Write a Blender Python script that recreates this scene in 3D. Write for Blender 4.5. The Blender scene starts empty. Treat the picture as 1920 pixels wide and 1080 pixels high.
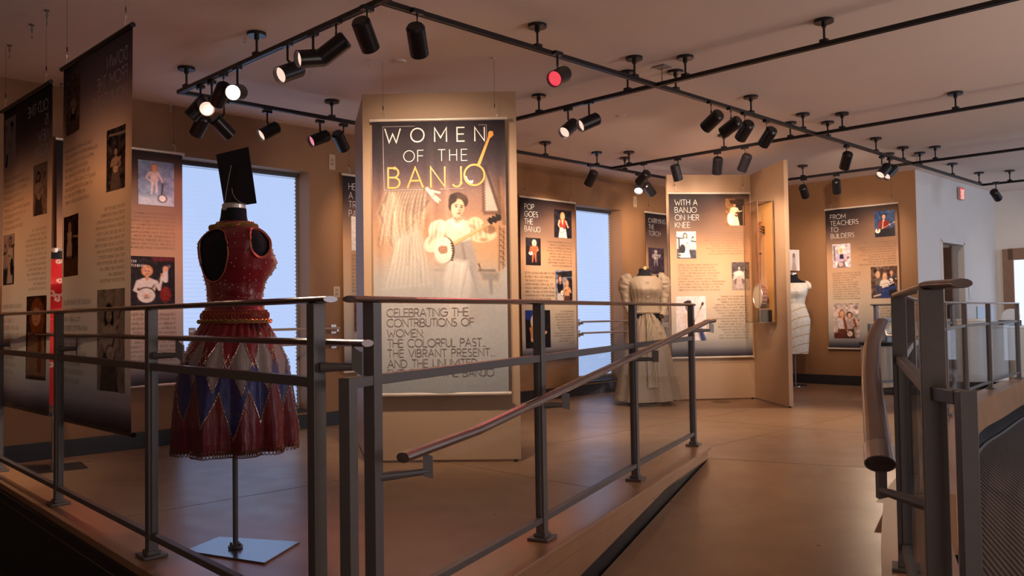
import bpy, math, random
import numpy as np
from mathutils import Vector, Matrix
random.seed(7); np.random.seed(7)
S = bpy.context.scene
COL = S.collection
PI = math.pi

# ---------------------------------------------------------------- camera
EYE = 1.10; FPX = 1600.0; PITCH = math.radians(1.79); ROLL = math.radians(.86)
cd = bpy.data.cameras.new('camera'); cd.sensor_width = 36; cd.lens = FPX/1920*36; cd.clip_start = .05
cam = bpy.data.objects.new('camera', cd); COL.objects.link(cam); S.camera = cam
_F = Vector((0, math.cos(PITCH), math.sin(PITCH))); _U = Vector((0, -math.sin(PITCH), math.cos(PITCH))); _L = Vector((1, 0, 0))
_R = _L*math.cos(ROLL)-_U*math.sin(ROLL); _T = _L*math.sin(ROLL)+_U*math.cos(ROLL)
cam.matrix_world = Matrix(((_R.x, _T.x, -_F.x, 0), (_R.y, _T.y, -_F.y, 0), (_R.z, _T.z, -_F.z, EYE), (0, 0, 0, 1)))
def ray(x, y):
    u, v = x-960, y-540; c, s = math.cos(ROLL), math.sin(ROLL)
    a = c*u-s*v; b = s*u+c*v
    return Vector((a, FPX*math.cos(PITCH)+b*math.sin(PITCH), FPX*math.sin(PITCH)-b*math.cos(PITCH)))
def pz(x, y, z):
    r = ray(x, y); t = (z-EYE)/r.z; return r*t+Vector((0, 0, EYE))
def py(x, y, Y):
    r = ray(x, y); t = Y/r.y; return r*t+Vector((0, 0, EYE))

# ---------------------------------------------------------------- world, exposure
S.view_settings.view_transform = 'Standard'; S.view_settings.look = 'None'
S.view_settings.exposure = 0.0; S.view_settings.gamma = 1; S.view_settings.use_curve_mapping = False
wd = bpy.data.worlds.new('world'); S.world = wd; wd.use_nodes = True
wd.node_tree.nodes['Background'].inputs[0].default_value = (1, .70, .60, 1)
wd.node_tree.nodes['Background'].inputs[1].default_value = .12
def area(name, loc, target, sx, sy, power, col):
    l = bpy.data.lights.new(name, 'AREA'); l.shape = 'RECTANGLE'; l.size = sx; l.size_y = sy; l.energy = power; l.color = col
    o = bpy.data.objects.new(name, l); COL.objects.link(o); o.location = loc
    o.rotation_euler = (Vector(target)-Vector(loc)).to_track_quat('-Z', 'Y').to_euler(); return o
# daylight of the glazed entrance out of frame to the right, and unseen fill lights added for the ceiling and rail posts
area('entrance_daylight', (10.6, 8.2, 1.9), (6.8, 12.8, 1.0), 2.4, 2.2, 130, (.62, .76, 1))
area('ceiling_fill', (6.6, 2.6, .9), (5.2, 5.2, 3.0), 2.2, 2.2, 165, (1, .80, .68))  # unseen upward fill, added to brighten the ceiling
area('ceiling_fill', (1.5, -2.2, .6), (1.6, 2.0, 3.0), 2.2, 2.2, 26, (1, .78, .66))  # weaker ceiling fill, added behind the camera
area('daylight_fill', (7.2, .2, 2.1), (.2, 4.6, .7), 2.6, 1.6, 40, (.70, .80, 1))  # cool fill added to light the right faces of the rail posts

# ---------------------------------------------------------------- materials
MATS = {}
def newmat(name):
    m = bpy.data.materials.new(name); m.use_nodes = True; nt = m.node_tree
    return m, nt, nt.nodes['Principled BSDF']
def mat(name, col, rough=.5, metal=0, noise=.08, nscale=12, bump=0, bscale=60, **kw):
    if name in MATS: return MATS[name]
    m, nt, b = newmat(name)
    tc = nt.nodes.new('ShaderNodeTexCoord'); n = nt.nodes.new('ShaderNodeTexNoise'); n.inputs['Scale'].default_value = nscale; n.inputs['Detail'].default_value = 4
    nt.links.new(tc.outputs['Object'], n.inputs['Vector'])
    mr = nt.nodes.new('ShaderNodeMapRange'); mr.inputs[3].default_value = 1-noise; mr.inputs[4].default_value = 1+noise
    nt.links.new(n.outputs['Fac'], mr.inputs[0])
    mx = nt.nodes.new('ShaderNodeMix'); mx.data_type = 'RGBA'; mx.blend_type = 'MULTIPLY'; mx.inputs[0].default_value = 1
    mx.inputs[6].default_value = (*col, 1); nt.links.new(mr.outputs[0], mx.inputs[7]); nt.links.new(mx.outputs[2], b.inputs['Base Color'])
    b.inputs['Roughness'].default_value = rough; b.inputs['Metallic'].default_value = metal
    if bump:
        n2 = nt.nodes.new('ShaderNodeTexNoise'); n2.inputs['Scale'].default_value = bscale; n2.inputs['Detail'].default_value = 5
        nt.links.new(tc.outputs['Object'], n2.inputs['Vector'])
        bp = nt.nodes.new('ShaderNodeBump'); bp.inputs['Strength'].default_value = bump; bp.inputs['Distance'].default_value = .01
        nt.links.new(n2.outputs['Fac'], bp.inputs['Height']); nt.links.new(bp.outputs[0], b.inputs['Normal'])
    for k, v in kw.items(): b.inputs[k.replace('_', ' ')].default_value = v
    MATS[name] = m; return m
def emis(name, col, strength):
    m, nt, b = newmat(name); b.inputs['Base Color'].default_value = (*[c*.12 for c in col], 1)
    b.inputs['Emission Color'].default_value = (*col, 1); b.inputs['Emission Strength'].default_value = strength; MATS[name] = m; return m
def print_mat(name, rough=.55, transl=.0, bump=0, sheen=0, spec=.3):
    m, nt, b = newmat(name); a = nt.nodes.new('ShaderNodeAttribute'); a.attribute_name = 'print'
    nt.links.new(a.outputs['Color'], b.inputs['Base Color']); b.inputs['Roughness'].default_value = rough; b.inputs['Specular IOR Level'].default_value = spec
    if sheen: b.inputs['Sheen Weight'].default_value = sheen
    if bump:
        n = nt.nodes.new('ShaderNodeTexNoise'); n.inputs['Scale'].default_value = 14; n.inputs['Detail'].default_value = 6
        bp = nt.nodes.new('ShaderNodeBump'); bp.inputs['Strength'].default_value = bump; bp.inputs['Distance'].default_value = .03
        tc = nt.nodes.new('ShaderNodeTexCoord'); mp = nt.nodes.new('ShaderNodeMapping'); mp.inputs['Scale'].default_value = (1, 1, .35)
        nt.links.new(tc.outputs['Object'], mp.inputs[0]); nt.links.new(mp.outputs[0], n.inputs['Vector'])
        nt.links.new(n.outputs['Fac'], bp.inputs['Height']); nt.links.new(bp.outputs[0], b.inputs['Normal'])
    if transl:
        t = nt.nodes.new('ShaderNodeBsdfTranslucent'); nt.links.new(a.outputs['Color'], t.inputs[0])
        ms = nt.nodes.new('ShaderNodeMixShader'); ms.inputs[0].default_value = transl
        nt.links.new(b.outputs[0], ms.inputs[1]); nt.links.new(t.outputs[0], ms.inputs[2])
        nt.links.new(ms.outputs[0], nt.nodes['Material Output'].inputs[0])
    MATS[name] = m; return m
M_WALL = mat('tan_wall_paint', (.27, .135, .060), .6, noise=.06, nscale=3, bump=.12, bscale=180)
M_WHITE = mat('white_wall_paint', (.60, .57, .54), .7, noise=.04, nscale=3, bump=.1, bscale=200)
M_CEIL = mat('ceiling_paint', (.80, .67, .60), .8, noise=.03, nscale=2, bump=.15, bscale=220)
M_METAL = mat('grey_satin_metal', (.16, .145, .14), .42, .3, noise=.1, nscale=30, bump=.04, bscale=300)
M_RAIL = mat('brushed_rail_metal', (.34, .27, .25), .25, .9, noise=.1, nscale=40)
M_BLACK = mat('black_enamel', (.012, .011, .014), .32, .2, noise=.1)
M_DARK = mat('black_rubber_base', (.012, .011, .012), .45)
M_FAB = mat('black_form_fabric', (.006, .006, .012), .9, bump=.3, bscale=400)
M_PANEL = mat('beige_panel_laminate', (.44, .29, .185), .5, noise=.05, nscale=5, bump=.05, bscale=120)
M_SILVER = mat('silver_metal', (.72, .66, .62), .3, .9)
M_ROD = mat('pale_banner_rod', (.70, .60, .52), .35, .3)
M_GOLD = mat('gold_cord', (.55, .34, .14), .35, .7, noise=.3, nscale=150)
M_PINKCORD = mat('pink_piping', (.55, .13, .08), .4, .2)
M_CREAM = mat('white_counter_laminate', (.72, .66, .58), .4, noise=.02)
M_DOORW = mat('brown_door_wood', (.20, .11, .07), .5, noise=.2, nscale=6)
M_PLATE = mat('wall_plate_plastic', (.50, .36, .24), .5)
M_WTEXT = mat('white_print', (.80, .76, .74), .6, noise=.01)
M_GTEXT = mat('grey_print', (.13, .10, .10), .6, noise=.01)
M_TTEXT = mat('faint_brown_print', (.20, .125, .08), .6, noise=.01)
M_BTEXT = mat('dark_brown_print', (.13, .085, .06), .6, noise=.01)
M_OTEXT = mat('orange_print', (.74, .33, .06), .5, noise=.01)
M_PRINT = print_mat('photo_print', .5, .05)
M_BANNER = print_mat('banner_print', .6, .12)
M_PRINTB = print_mat('backlit_photo_print', .6, .7)
M_BANNERB = print_mat('backlit_banner_print', .6, .42)
M_STEEL = mat('polished_steel_plate', (.30, .33, .38), .2, .9, noise=.05)
M_CARD = mat('black_card', (.006, .005, .008), .35)
M_BROWN = mat('banjo_wood', (.22, .07, .025), .3, noise=.25, nscale=20)
M_MAPLE = mat('case_back_maple', (.66, .38, .15), .4, noise=.12, nscale=8)
M_SHADE = emis('backlit_window_shade', (.46, .60, .92), 1.0)
M_DAY = emis('daylit_door_glass', (.80, .84, 1.0), 1.1)
M_EXIT = emis('lit_red_sign_letters', (1.0, .42, .36), 1.2)
M_LAMP = emis('lit_lamp_lens', (1.0, .62, .50), 1.15)
M_LAMPW = emis('glaring_lamp_lens', (1.0, .86, .70), 7)
M_LAMPP = emis('pink_filter_lens', (1.0, .32, .38), .8)
M_LAMPR = emis('red_filter_lens', (1.0, .08, .11), .9)
M_OFF = mat('dark_lens', (.03, .025, .03), .2)
def M_wood_floor():
    m, nt, b = newmat('polished_tan_floor')
    tc = nt.nodes.new('ShaderNodeTexCoord'); n = nt.nodes.new('ShaderNodeTexNoise'); n.inputs['Scale'].default_value = 1.3; n.inputs['Detail'].default_value = 9; n.inputs['Roughness'].default_value = .62
    nt.links.new(tc.outputs['Object'], n.inputs['Vector'])
    r = nt.nodes.new('ShaderNodeValToRGB'); r.color_ramp.elements[0].position = .3; r.color_ramp.elements[0].color = (.30, .175, .10, 1); r.color_ramp.elements[1].position = .72; r.color_ramp.elements[1].color = (.42, .265, .155, 1)
    nt.links.new(n.outputs['Fac'], r.inputs[0])
    nt.links.new(r.outputs[0], b.inputs['Base Color'])
    n3 = nt.nodes.new('ShaderNodeTexNoise'); n3.inputs['Scale'].default_value = 5; n3.inputs['Detail'].default_value = 6; nt.links.new(tc.outputs['Object'], n3.inputs['Vector'])
    mr = nt.nodes.new('ShaderNodeMapRange'); mr.inputs[3].default_value = .22; mr.inputs[4].default_value = .42; nt.links.new(n3.outputs['Fac'], mr.inputs[0]); nt.links.new(mr.outputs[0], b.inputs['Roughness'])
    n2 = nt.nodes.new('ShaderNodeTexNoise'); n2.inputs['Scale'].default_value = 90; nt.links.new(tc.outputs['Object'], n2.inputs['Vector'])
    bp = nt.nodes.new('ShaderNodeBump'); bp.inputs['Strength'].default_value = .05; bp.inputs['Distance'].default_value = .01; nt.links.new(n2.outputs['Fac'], bp.inputs['Height']); nt.links.new(bp.outputs[0], b.inputs['Normal'])
    return m
M_FLOOR = M_wood_floor()
M_CURB = mat('stained_maple_curb', (.40, .215, .115), .3, noise=.18, nscale=4, bump=.03)
def M_carpet_f():
    m, nt, b = newmat('ribbed_brown_carpet')
    tc = nt.nodes.new('ShaderNodeTexCoord'); w = nt.nodes.new('ShaderNodeTexWave'); w.inputs['Scale'].default_value = 14; w.inputs['Distortion'].default_value = .6; w.bands_direction = 'DIAGONAL'
    mp = nt.nodes.new('ShaderNodeMapping'); mp.inputs['Rotation'].default_value = (0, 0, 1.1); nt.links.new(tc.outputs['Object'], mp.inputs[0]); nt.links.new(mp.outputs[0], w.inputs['Vector'])
    r = nt.nodes.new('ShaderNodeValToRGB'); r.color_ramp.elements[0].color = (.03, .02, .016, 1); r.color_ramp.elements[1].color = (.085, .058, .044, 1)
    nt.links.new(w.outputs['Fac'], r.inputs[0]); nt.links.new(r.outputs[0], b.inputs['Base Color']); b.inputs['Roughness'].default_value = .95
    bp = nt.nodes.new('ShaderNodeBump'); bp.inputs['Strength'].default_value = .5; bp.inputs['Distance'].default_value = .01; nt.links.new(w.outputs['Fac'], bp.inputs['Height']); nt.links.new(bp.outputs[0], b.inputs['Normal'])
    return m
M_CARPET = M_carpet_f()
def glass_mat(name, tint, ior=1.45, rough=.02):
    m, nt, b = newmat(name); nt.nodes.remove(b)
    t = nt.nodes.new('ShaderNodeBsdfTransparent'); t.inputs[0].default_value = (*tint, 1)
    g = nt.nodes.new('ShaderNodeBsdfGlossy'); g.inputs['Roughness'].default_value = rough
    n = nt.nodes.new('ShaderNodeTexNoise'); n.inputs['Scale'].default_value = 3
    mr = nt.nodes.new('ShaderNodeMapRange'); mr.inputs[3].default_value = rough; mr.inputs[4].default_value = rough+.03; nt.links.new(n.outputs['Fac'], mr.inputs[0]); nt.links.new(mr.outputs[0], g.inputs['Roughness'])
    f0 = nt.nodes.new('ShaderNodeFresnel'); f0.inputs[0].default_value = ior
    gm = nt.nodes.new('ShaderNodeNewGeometry'); sb = nt.nodes.new('ShaderNodeMath'); sb.operation = 'SUBTRACT'; sb.inputs[0].default_value = 1; nt.links.new(gm.outputs['Backfacing'], sb.inputs[1])
    f = nt.nodes.new('ShaderNodeMath'); f.operation = 'MULTIPLY'; nt.links.new(f0.outputs[0], f.inputs[0]); nt.links.new(sb.outputs[0], f.inputs[1])
    ms = nt.nodes.new('ShaderNodeMixShader'); nt.links.new(f.outputs[0], ms.inputs[0]); nt.links.new(t.outputs[0], ms.inputs[1]); nt.links.new(g.outputs[0], ms.inputs[2])
    nt.links.new(ms.outputs[0], nt.nodes['Material Output'].inputs[0]); return m
M_GLASS = glass_mat('guard_glass', (.90, .92, .94), 1.35)
M_ACRYL = glass_mat('clear_acrylic', (.95, .92, .88), 1.2)

# ---------------------------------------------------------------- mesh helpers
class MB:
    def __init__(s): s.v = []; s.f = []
    def add(s, vs, fs):
        b = len(s.v); s.v += [tuple(v) for v in vs]; s.f += [tuple(i+b for i in f) for f in fs]; return s
    def box(s, c, size, x=(1, 0, 0), y=(0, 1, 0), z=(0, 0, 1)):
        c = Vector(c); X = Vector(x).normalized()*size[0]/2; Y = Vector(y).normalized()*size[1]/2; Z = Vector(z).normalized()*size[2]/2
        vs = [c+a*X+b*Y+d*Z for a in (-1, 1) for b in (-1, 1) for d in (-1, 1)]
        return s.add(vs, [(0, 1, 3, 2), (4, 6, 7, 5), (0, 4, 5, 1), (2, 3, 7, 6), (0, 2, 6, 4), (1, 5, 7, 3)])
    def bar(s, a, b, w, h, ends=0):
        "rectangular bar from a to b, w wide (horizontal), h high"
        a = Vector(a); b = Vector(b); d = (b-a).normalized()
        side = d.cross(Vector((0, 0, 1)));
        if side.length < 1e-4: side = Vector((1, 0, 0))
        side.normalize(); up = side.cross(d).normalized()
        return s.box((a+b)/2, ((b-a).length+ends, w, h), d, side, up)
    def sweep(s, pts, prof, cap=True):
        pts = [Vector(p) for p in pts]; n = len(prof); rings = []
        for i, p in enumerate(pts):
            d = (pts[min(i+1, len(pts)-1)]-pts[max(i-1, 0)]).normalized()
            side = d.cross(Vector((0, 0, 1)))
            if side.length < 1e-3: side = Vector((1, 0, 0))
            side.normalize(); up = side.cross(d).normalized()
            rings.append([p+side*a+up*b for a, b in prof])
        vs = [v for r in rings for v in r]; fs = []
        for i in range(len(pts)-1):
            for j in range(n):
                k = (j+1) % n; fs.append((i*n+j, i*n+k, (i+1)*n+k, (i+1)*n+j))
        if cap: fs.append(tuple(range(n-1, -1, -1))); fs.append(tuple((len(pts)-1)*n+j for j in range(n)))
        return s.add(vs, fs)
    def tube(s, pts, r, n=8, r2=None):
        return s.sweep(pts, [(r*math.cos(2*PI*k/n), (r2 or r)*math.sin(2*PI*k/n)) for k in range(n)])
    def cyl(s, a, b, r, r2=None, n=20, cap0=True, cap1=True):
        a = Vector(a); b = Vector(b); d = (b-a).normalized(); r2 = r if r2 is None else r2
        t = Vector((0, 0, 1)) if abs(d.z) < .9 else Vector((1, 0, 0)); x = d.cross(t).normalized(); y = d.cross(x)
        vs = [a+(x*math.cos(2*PI*k/n)+y*math.sin(2*PI*k/n))*r for k in range(n)]+[b+(x*math.cos(2*PI*k/n)+y*math.sin(2*PI*k/n))*r2 for k in range(n)]
        fs = [(k, (k+1) % n, n+(k+1) % n, n+k) for k in range(n)]
        if cap0: fs.append(tuple(range(n-1, -1, -1)))
        if cap1: fs.append(tuple(range(n, 2*n)))
        return s.add(vs, fs)
    def lathe(s, prof, n=28, c=(0, 0, 0)):
        vs = [(c[0]+r*math.cos(2*PI*k/n), c[1]+r*math.sin(2*PI*k/n), c[2]+z) for r, z in prof for k in range(n)]
        fs = [(i*n+k, i*n+(k+1) % n, (i+1)*n+(k+1) % n, (i+1)*n+k) for i in range(len(prof)-1) for k in range(n)]
        return s.add(vs, fs)
    def ball(s, c, r, n=8):
        pr = [(r*math.sin(PI*i/n), -r*math.cos(PI*i/n)) for i in range(n+1)]
        pr[0] = (r*.02, -r); pr[-1] = (r*.02, r); return s.lathe(pr, n*2, c)
    def torus(s, c, R, r, ax=(0, 0, 1), n=20, m=6):
        c = Vector(c); q = Vector(ax).to_track_quat('Z', 'Y'); vs = []
        for i in range(n):
            for j in range(m):
                a = 2*PI*i/n; b = 2*PI*j/m; vs.append(c+q@Vector(((R+r*math.cos(b))*math.cos(a), (R+r*math.cos(b))*math.sin(a), r*math.sin(b))))
        return s.add(vs, [(i*m+j, ((i+1) % n)*m+j, ((i+1) % n)*m+(j+1) % m, i*m+(j+1) % m) for i in range(n) for j in range(m)])
    def prism(s, poly, z0, z1):
        n = len(poly); vs = [(x, y, z0) for x, y in poly]+[(x, y, z1) for x, y in poly]
        return s.add(vs, [tuple(range(n-1, -1, -1)), tuple(range(n, 2*n))]+[(k, (k+1) % n, n+(k+1) % n, n+k) for k in range(n)])
    def build(s, name, m, parent=None, smooth=False, bevel=0, world=False):
        me = bpy.data.meshes.new(name); me.from_pydata(s.v, [], s.f); me.update()
        return link(name, me, m, parent, smooth, bevel, world)
def link(name, me, m, parent=None, smooth=False, bevel=0, world=False):
    if m: me.materials.append(m)
    if smooth: me.shade_smooth() if hasattr(me, 'shade_smooth') else me.polygons.foreach_set('use_smooth', [True]*len(me.polygons))
    o = bpy.data.objects.new(name, me); COL.objects.link(o)
    if bevel:
        b = o.modifiers.new('bevel', 'BEVEL'); b.width = bevel; b.segments = 2; b.limit_method = 'ANGLE'
    if parent:
        o.parent = parent
        if world: o.matrix_parent_inverse = parent.matrix_basis.inverted()
    return o
def tag(o, label=None, cat=None, group=None, kind=None):
    if label: o['label'] = label
    if cat: o['category'] = cat
    if group: o['group'] = group
    if kind: o['kind'] = kind
    return o
def thing(name, label, cat, loc=(0, 0, 0), rz=0, group=None):
    o = bpy.data.objects.new(name, None); COL.objects.link(o); o.location = loc; o.rotation_euler = (0, 0, rz); o.empty_display_size = .1
    return tag(o, label, cat, group)
def structure(name, mb, m, label=None, parent=None, **k):
    o = mb.build(name, m, parent, **k)
    if not parent: o['kind'] = 'structure'
    if label: o['label'] = label
    return o
def setcol(me, cols):
    a = me.color_attributes.new('print', 'FLOAT_COLOR', 'POINT')
    c = np.ones((len(me.vertices), 4), np.float32); c[:, :3] = np.asarray(cols, np.float32).reshape(-1, 3); a.data.foreach_set('color', c.ravel())
def s2l(c):
    c = np.clip(np.asarray(c, float), 0, 1); return np.where(c <= .04045, c/12.92, ((c+.055)/1.055)**2.4)

# ---------------------------------------------------------------- the room
H = 3.02; LOW = -.42
RD = Vector((.433, .901, 0)).normalized(); RN = Vector((RD.y, -RD.x, 0))      # ramp direction and its right-hand normal
RE = Vector((1.46, 6.44, 0))                                                 # end of the curb, top of the ramp
def rz(t): return 0 if t < 0 else max(-t/12, LOW)
LC = Vector((-.5, 2.35, 0)); LO = Vector((-6.4, 8.86, 0))                      # left platform edge
RC = [Vector((.60, 1.2, 0)), Vector((.92, 2.0, 0)), Vector((1.39, 3.28, 0)), Vector((2.05, 4.78, 0))]
CH0 = [(2.38, 4.70), (3.2, 6.25), (4.2, 8.0), (5.1, 9.40), (5.86, 10.36), (7.47, 12.35), (9.2, 13.9)]
def smooth(P, n=5):
    P = [Vector((x, y, 0)) for x, y in P]; Q = [P[0]*2-P[1]]+P+[P[-1]*2-P[-2]]; out = []
    for i in range(1, len(Q)-2):
        for k in range(n):
            t = k/n; a, b, c, d = Q[i-1:i+3]; out.append(.5*((2*b)+(c-a)*t+(2*a-5*b+4*c-d)*t*t+(3*b-a-3*c+d)*t**3))
    return out+[P[-1]]
CH = smooth(CH0)
foot = [LO, LC, RE, RE+RN*1.32, Vector((2.05, 4.9, 0))]+CH+[Vector((9.2, 15.5, 0)), Vector((-2, 15.5, 0)), Vector((-6.4, 10.0, 0))]
b = MB(); n = len(foot); b.add([(p.x, p.y, 0) for p in foot], [tuple(range(n))]); structure('floor', b, M_FLOOR, 'polished tan floor of the raised gallery')
b = MB()
for p, q in (((-5.2, 8.0), (-1.2, 3.6)), ((-3.4, 9.4), (1.0, 4.9)), ((-1.4, 11.5), (4.0, 6.9)), ((-4.3, 6.6), (1.8, 12.6)), ((-2.2, 4.8), (5.0, 11.9)), ((1.1, 6.5), (5.2, 10.6)), ((1.46, 6.44), (2.6, 5.9))):
    p = Vector((*p, 0)); q = Vector((*q, 0)); d = (q-p).normalized(); b.box((p+q)/2+Vector((0, 0, .0004)), ((q-p).length, .004, .0008), d, Vector((-d.y, d.x, 0)))
structure('trim_joints', b, mat('floor_joint', (.13, .075, .045), .6), 'thin dark joints between the floor slabs')
fo = bpy.data.objects.new('floor_box', None); COL.objects.link(fo); fo.location = (2.52, 10.42, 0); fo['label'] = 'round brown floor box cover before the beige panel with the case'; fo['category'] = 'floor box'
b = MB(); b.cyl((0, 0, 0), (0, 0, .006), .125, .115, 32); b.build('cover', mat('brown_floor_cover', (.20, .11, .06), .4), fo); b = MB(); b.box((0, 0, .008), (.09, .06, .004)); b.build('cover_flap', mat('brown_floor_flap', (.15, .08, .045), .4), fo)
b = MB(); pts = []
for i in range(11):
    t = -.0 + i*.6; z = rz(t); a = RE-RD*t; pts += [(a.x-.0, a.y, z), ((a+RN*1.45).x, (a+RN*1.45).y, z)]
b.add(pts, [(2*i, 2*i+1, 2*i+3, 2*i+2) for i in range(10)]); structure('floor_ramp', b, M_FLOOR, 'ramp rising between the guard rails to the gallery')
b = MB(); b.add([(-9, -4, LOW-.002), (13, -4, LOW-.002), (13, 16, LOW-.002), (-9, 16, LOW-.002)], [(0, 1, 2, 3)]); structure('floor_lower', b, M_CARPET, 'dark ribbed carpet of the lower floor')
b = MB(); b.add([(-9, -4, H), (13, -4, H), (13, 17, H), (-9, 17, H)], [(3, 2, 1, 0)]); structure('ceiling', b, M_CEIL)
# fascias, curbs and bases of the platform edge
def fascia(name, pts, z0, z1, m, th=.02, off=0):
    b = MB(); V = []; n = len(pts)
    for i, p in enumerate(pts):
        d = (pts[min(i+1, n-1)]-pts[max(i-1, 0)]).normalized(); nn = Vector((d.y, -d.x, 0))
        for o_ in (off-th/2, off+th/2):
            for z in (z0, z1): V.append((p.x+nn.x*o_, p.y+nn.y*o_, z))
    F = []
    for i in range(n-1):
        a = 4*i; c = a+4; F += [(a+2, c+2, c+3, a+3), (a, a+1, c+1, c), (a+1, a+3, c+3, c+1), (a, c, c+2, a+2)]
    F += [(0, 2, 3, 1), (4*n-4, 4*n-3, 4*n-1, 4*n-2)]
    b.add(V, F); return structure(name, b, m)
fascia('trim_1', [LO, LC], LOW, .05, mat('near_black_fascia', (.018, .012, .011), .6), .03, -.02)  # left edge face in one near-black colour
fascia('trim_2', [LO+Vector((.05, .1, 0)), LC+Vector((.05, .06, 0))], .002, .085, M_CURB, .24, -.06)
b = MB(); P = []
for i in range(12):                                                            # wedge-shaped fascia beside the ramp
    t = i*.41; a = RE-RD*t; z = rz(t)+.10
    for w, zz in ((-.02, .085), (-.02, min(z, .08)), (.0, .085), (.0, min(z, .08))): P.append((a.x+RN.x*w, a.y+RN.y*w, zz))
b.add(P, [(4*i+2, 4*i+3, 4*i+7, 4*i+6) for i in range(11)]+[(4*i+1, 4*i, 4*i+4, 4*i+5) for i in range(11)]+[(4*i+1, 4*i+5, 4*i+7, 4*i+3) for i in range(11)])
structure('trim_3', b, M_CURB, 'wood fascia of the left ramp curb')
b = MB(); P = []
for i in range(12):
    t = i*.41; a = RE-RD*t-RN*.012
    P += [(a.x, a.y, min(rz(t)+.12, .084)), (a.x, a.y, rz(t)-.05)]
b.add(P, [(2*i, 2*i+1, 2*i+3, 2*i+2) for i in range(11)]); e = RE-RN*.012; e2 = RE-RN*.25
b.add([(e.x, e.y, 0), (e2.x, e2.y, 0), (e2.x, e2.y, .08), (e.x, e.y, .08)], [(0, 1, 2, 3)])
structure('baseboard_ramp', b, M_DARK)
b = MB(); a = LC+RN*.0; b.box((RE+LC)/2-RN*.115+Vector((0, 0, .074)), ((RE-LC).length+.03, .25, .022), RD, RN); b.box((RE+LC)/2-RN*.11+Vector((0, 0, .03)), ((RE-LC).length, .2, .06), RD, RN)
structure('trim_4', b, M_CURB, 'wood cap of the left ramp curb', bevel=.004)
# right curb of the ramp and the curving platform edge
fascia('trim_5', smooth([(p.x, p.y) for p in RC], 4), -.45, .085, M_CURB, .28, .14)
fascia('trim_6', [Vector((2.2, 4.74, 0))]+CH, -.24, .085, M_CURB, .06, .0)
fascia('trim_7', [Vector((2.2, 4.76, 0))]+CH, .0, .086, M_CURB, .22, -.09)
fascia('baseboard_curve', [Vector((2.2, 4.77, 0))]+CH, LOW, -.23, M_DARK, .03, -.01)
fascia('trim_8', [Vector((2.2, 4.77, 0))]+CH, LOW, LOW+.016, M_SILVER, .02, .035)

# walls
def wallbox(b, p, q, z0, z1, th=.2, side=1):
    d = (q-p).normalized(); nn = Vector((-d.y, d.x, 0))*side
    b.box((p+q)/2+nn*th/2+Vector((0, 0, (z0+z1)/2)), ((q-p).length, th, z1-z0), d, nn)
A = Vector((1, 1, 0)).normalized(); B = Vector((-1, 1, 0)).normalized()
W0 = Vector((0, 10.6, 0))                                                      # the left wall: y = x + 10.6
def wl(x): return Vector((x, x+10.6, 0))
WR0 = Vector((5.6, 11.75, 0)); WRC = Vector((3.375, 13.975, 0)); WW = Vector((8.1, 14.25, 0)); WE = Vector((13, 9.35, 0))
wins = [(-2.97, -2.03, .16, 2.57), (.88, 1.585, .16, 2.57)]
b = MB(); x = -7.0
for x0, x1, z0, z1 in wins:
    wallbox(b, wl(x), wl(x0), -.02, H, .3); wallbox(b, wl(x0), wl(x1), -.02, z0, .3); wallbox(b, wl(x0), wl(x1), z1, H, .3); x = x1
wallbox(b, wl(x), wl(3.375), -.02, H, .3); structure('wall_left', b, M_WALL)
b = MB(); wallbox(b, WR0+B*.003, WRC, -.02, H, .2, -1); structure('wall_right', b, M_WALL)
DW = [Vector((6.24, 12.39, 0)), Vector((6.93, 13.08, 0))]
b = MB(); wallbox(b, WR0+A*.004, DW[0], -.02, H); wallbox(b, DW[0], DW[1], 2.08, H); wallbox(b, DW[1], WW, -.02, H)
structure('wall_white', b, M_WHITE)
b = MB(); wallbox(b, WW, WE, -.02, H, .2, 1); structure('wall_far', b, M_WHITE)
# baseboards
def base(name, p, q, side=-1, skip=()):
    b = MB(); d = (q-p).normalized(); nn = Vector((-d.y, d.x, 0))*side
    b.box((p+q)/2+nn*.008+Vector((0, 0, .07)), ((q-p).length, .016, .14), d, nn); return structure(name, b, M_DARK, bevel=.003)
base('baseboard_left', wl(-7), wl(3.37)); base('baseboard_right', WR0, WRC, 1)
# windows with pleated shades
for i, (x0, x1, z0, z1) in enumerate(wins):
    p, q = wl(x0), wl(x1); w = (q-p).length; mid = (p+q)/2
    b = MB()
    for s in (p+A*.02, q-A*.02): b.box(s+B*.245+Vector((0, 0, (z0+z1)/2)), (.04, .05, z1-z0), A, B)
    b.box(mid+B*.245+Vector((0, 0, z1-.025)), (w, .05, .05), A, B); b.box(mid+B*.245+Vector((0, 0, z0+.03)), (w, .05, .06), A, B)
    wo = structure('window_%d' % (i+1), b, mat('grey_window_frame', (.30, .31, .36), .4, .3))
    b = MB(); b.box(mid+B*.11+Vector((0, 0, z0+.008)), (w, .24, .016), A, B); structure('window_sill', b, M_DARK, parent=wo)
    b = MB(); k = 118; vs = []
    for j in range(k+1):
        z = z0+.06+(z1-z0-.09)*j/k; off = .212+(.010 if j % 2 else 0)
        for e, sg in ((p, 1), (q, -1)): vs.append(e+A*(.03*sg)+B*off+Vector((0, 0, z)))
    b.add(vs, [(2*j, 2*j+1, 2*j+3, 2*j+2) for j in range(k)]); structure('pleated_shade', b, M_SHADE, 'backlit pleated shade', parent=wo)
    b = MB(); b.box(mid+B*.20+Vector((0, 0, z1-.02)), (w-.04, .05, .035), A, B); structure('shade_headrail', b, mat('dark_headrail', (.05, .05, .06), .5), parent=wo)
    b = MB(); b.box(mid+B*.20+Vector((0, 0, z0+.07)), (w-.06, .03, .025), A, B); structure('shade_bottom_bar', b, M_SILVER, parent=wo)
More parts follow.
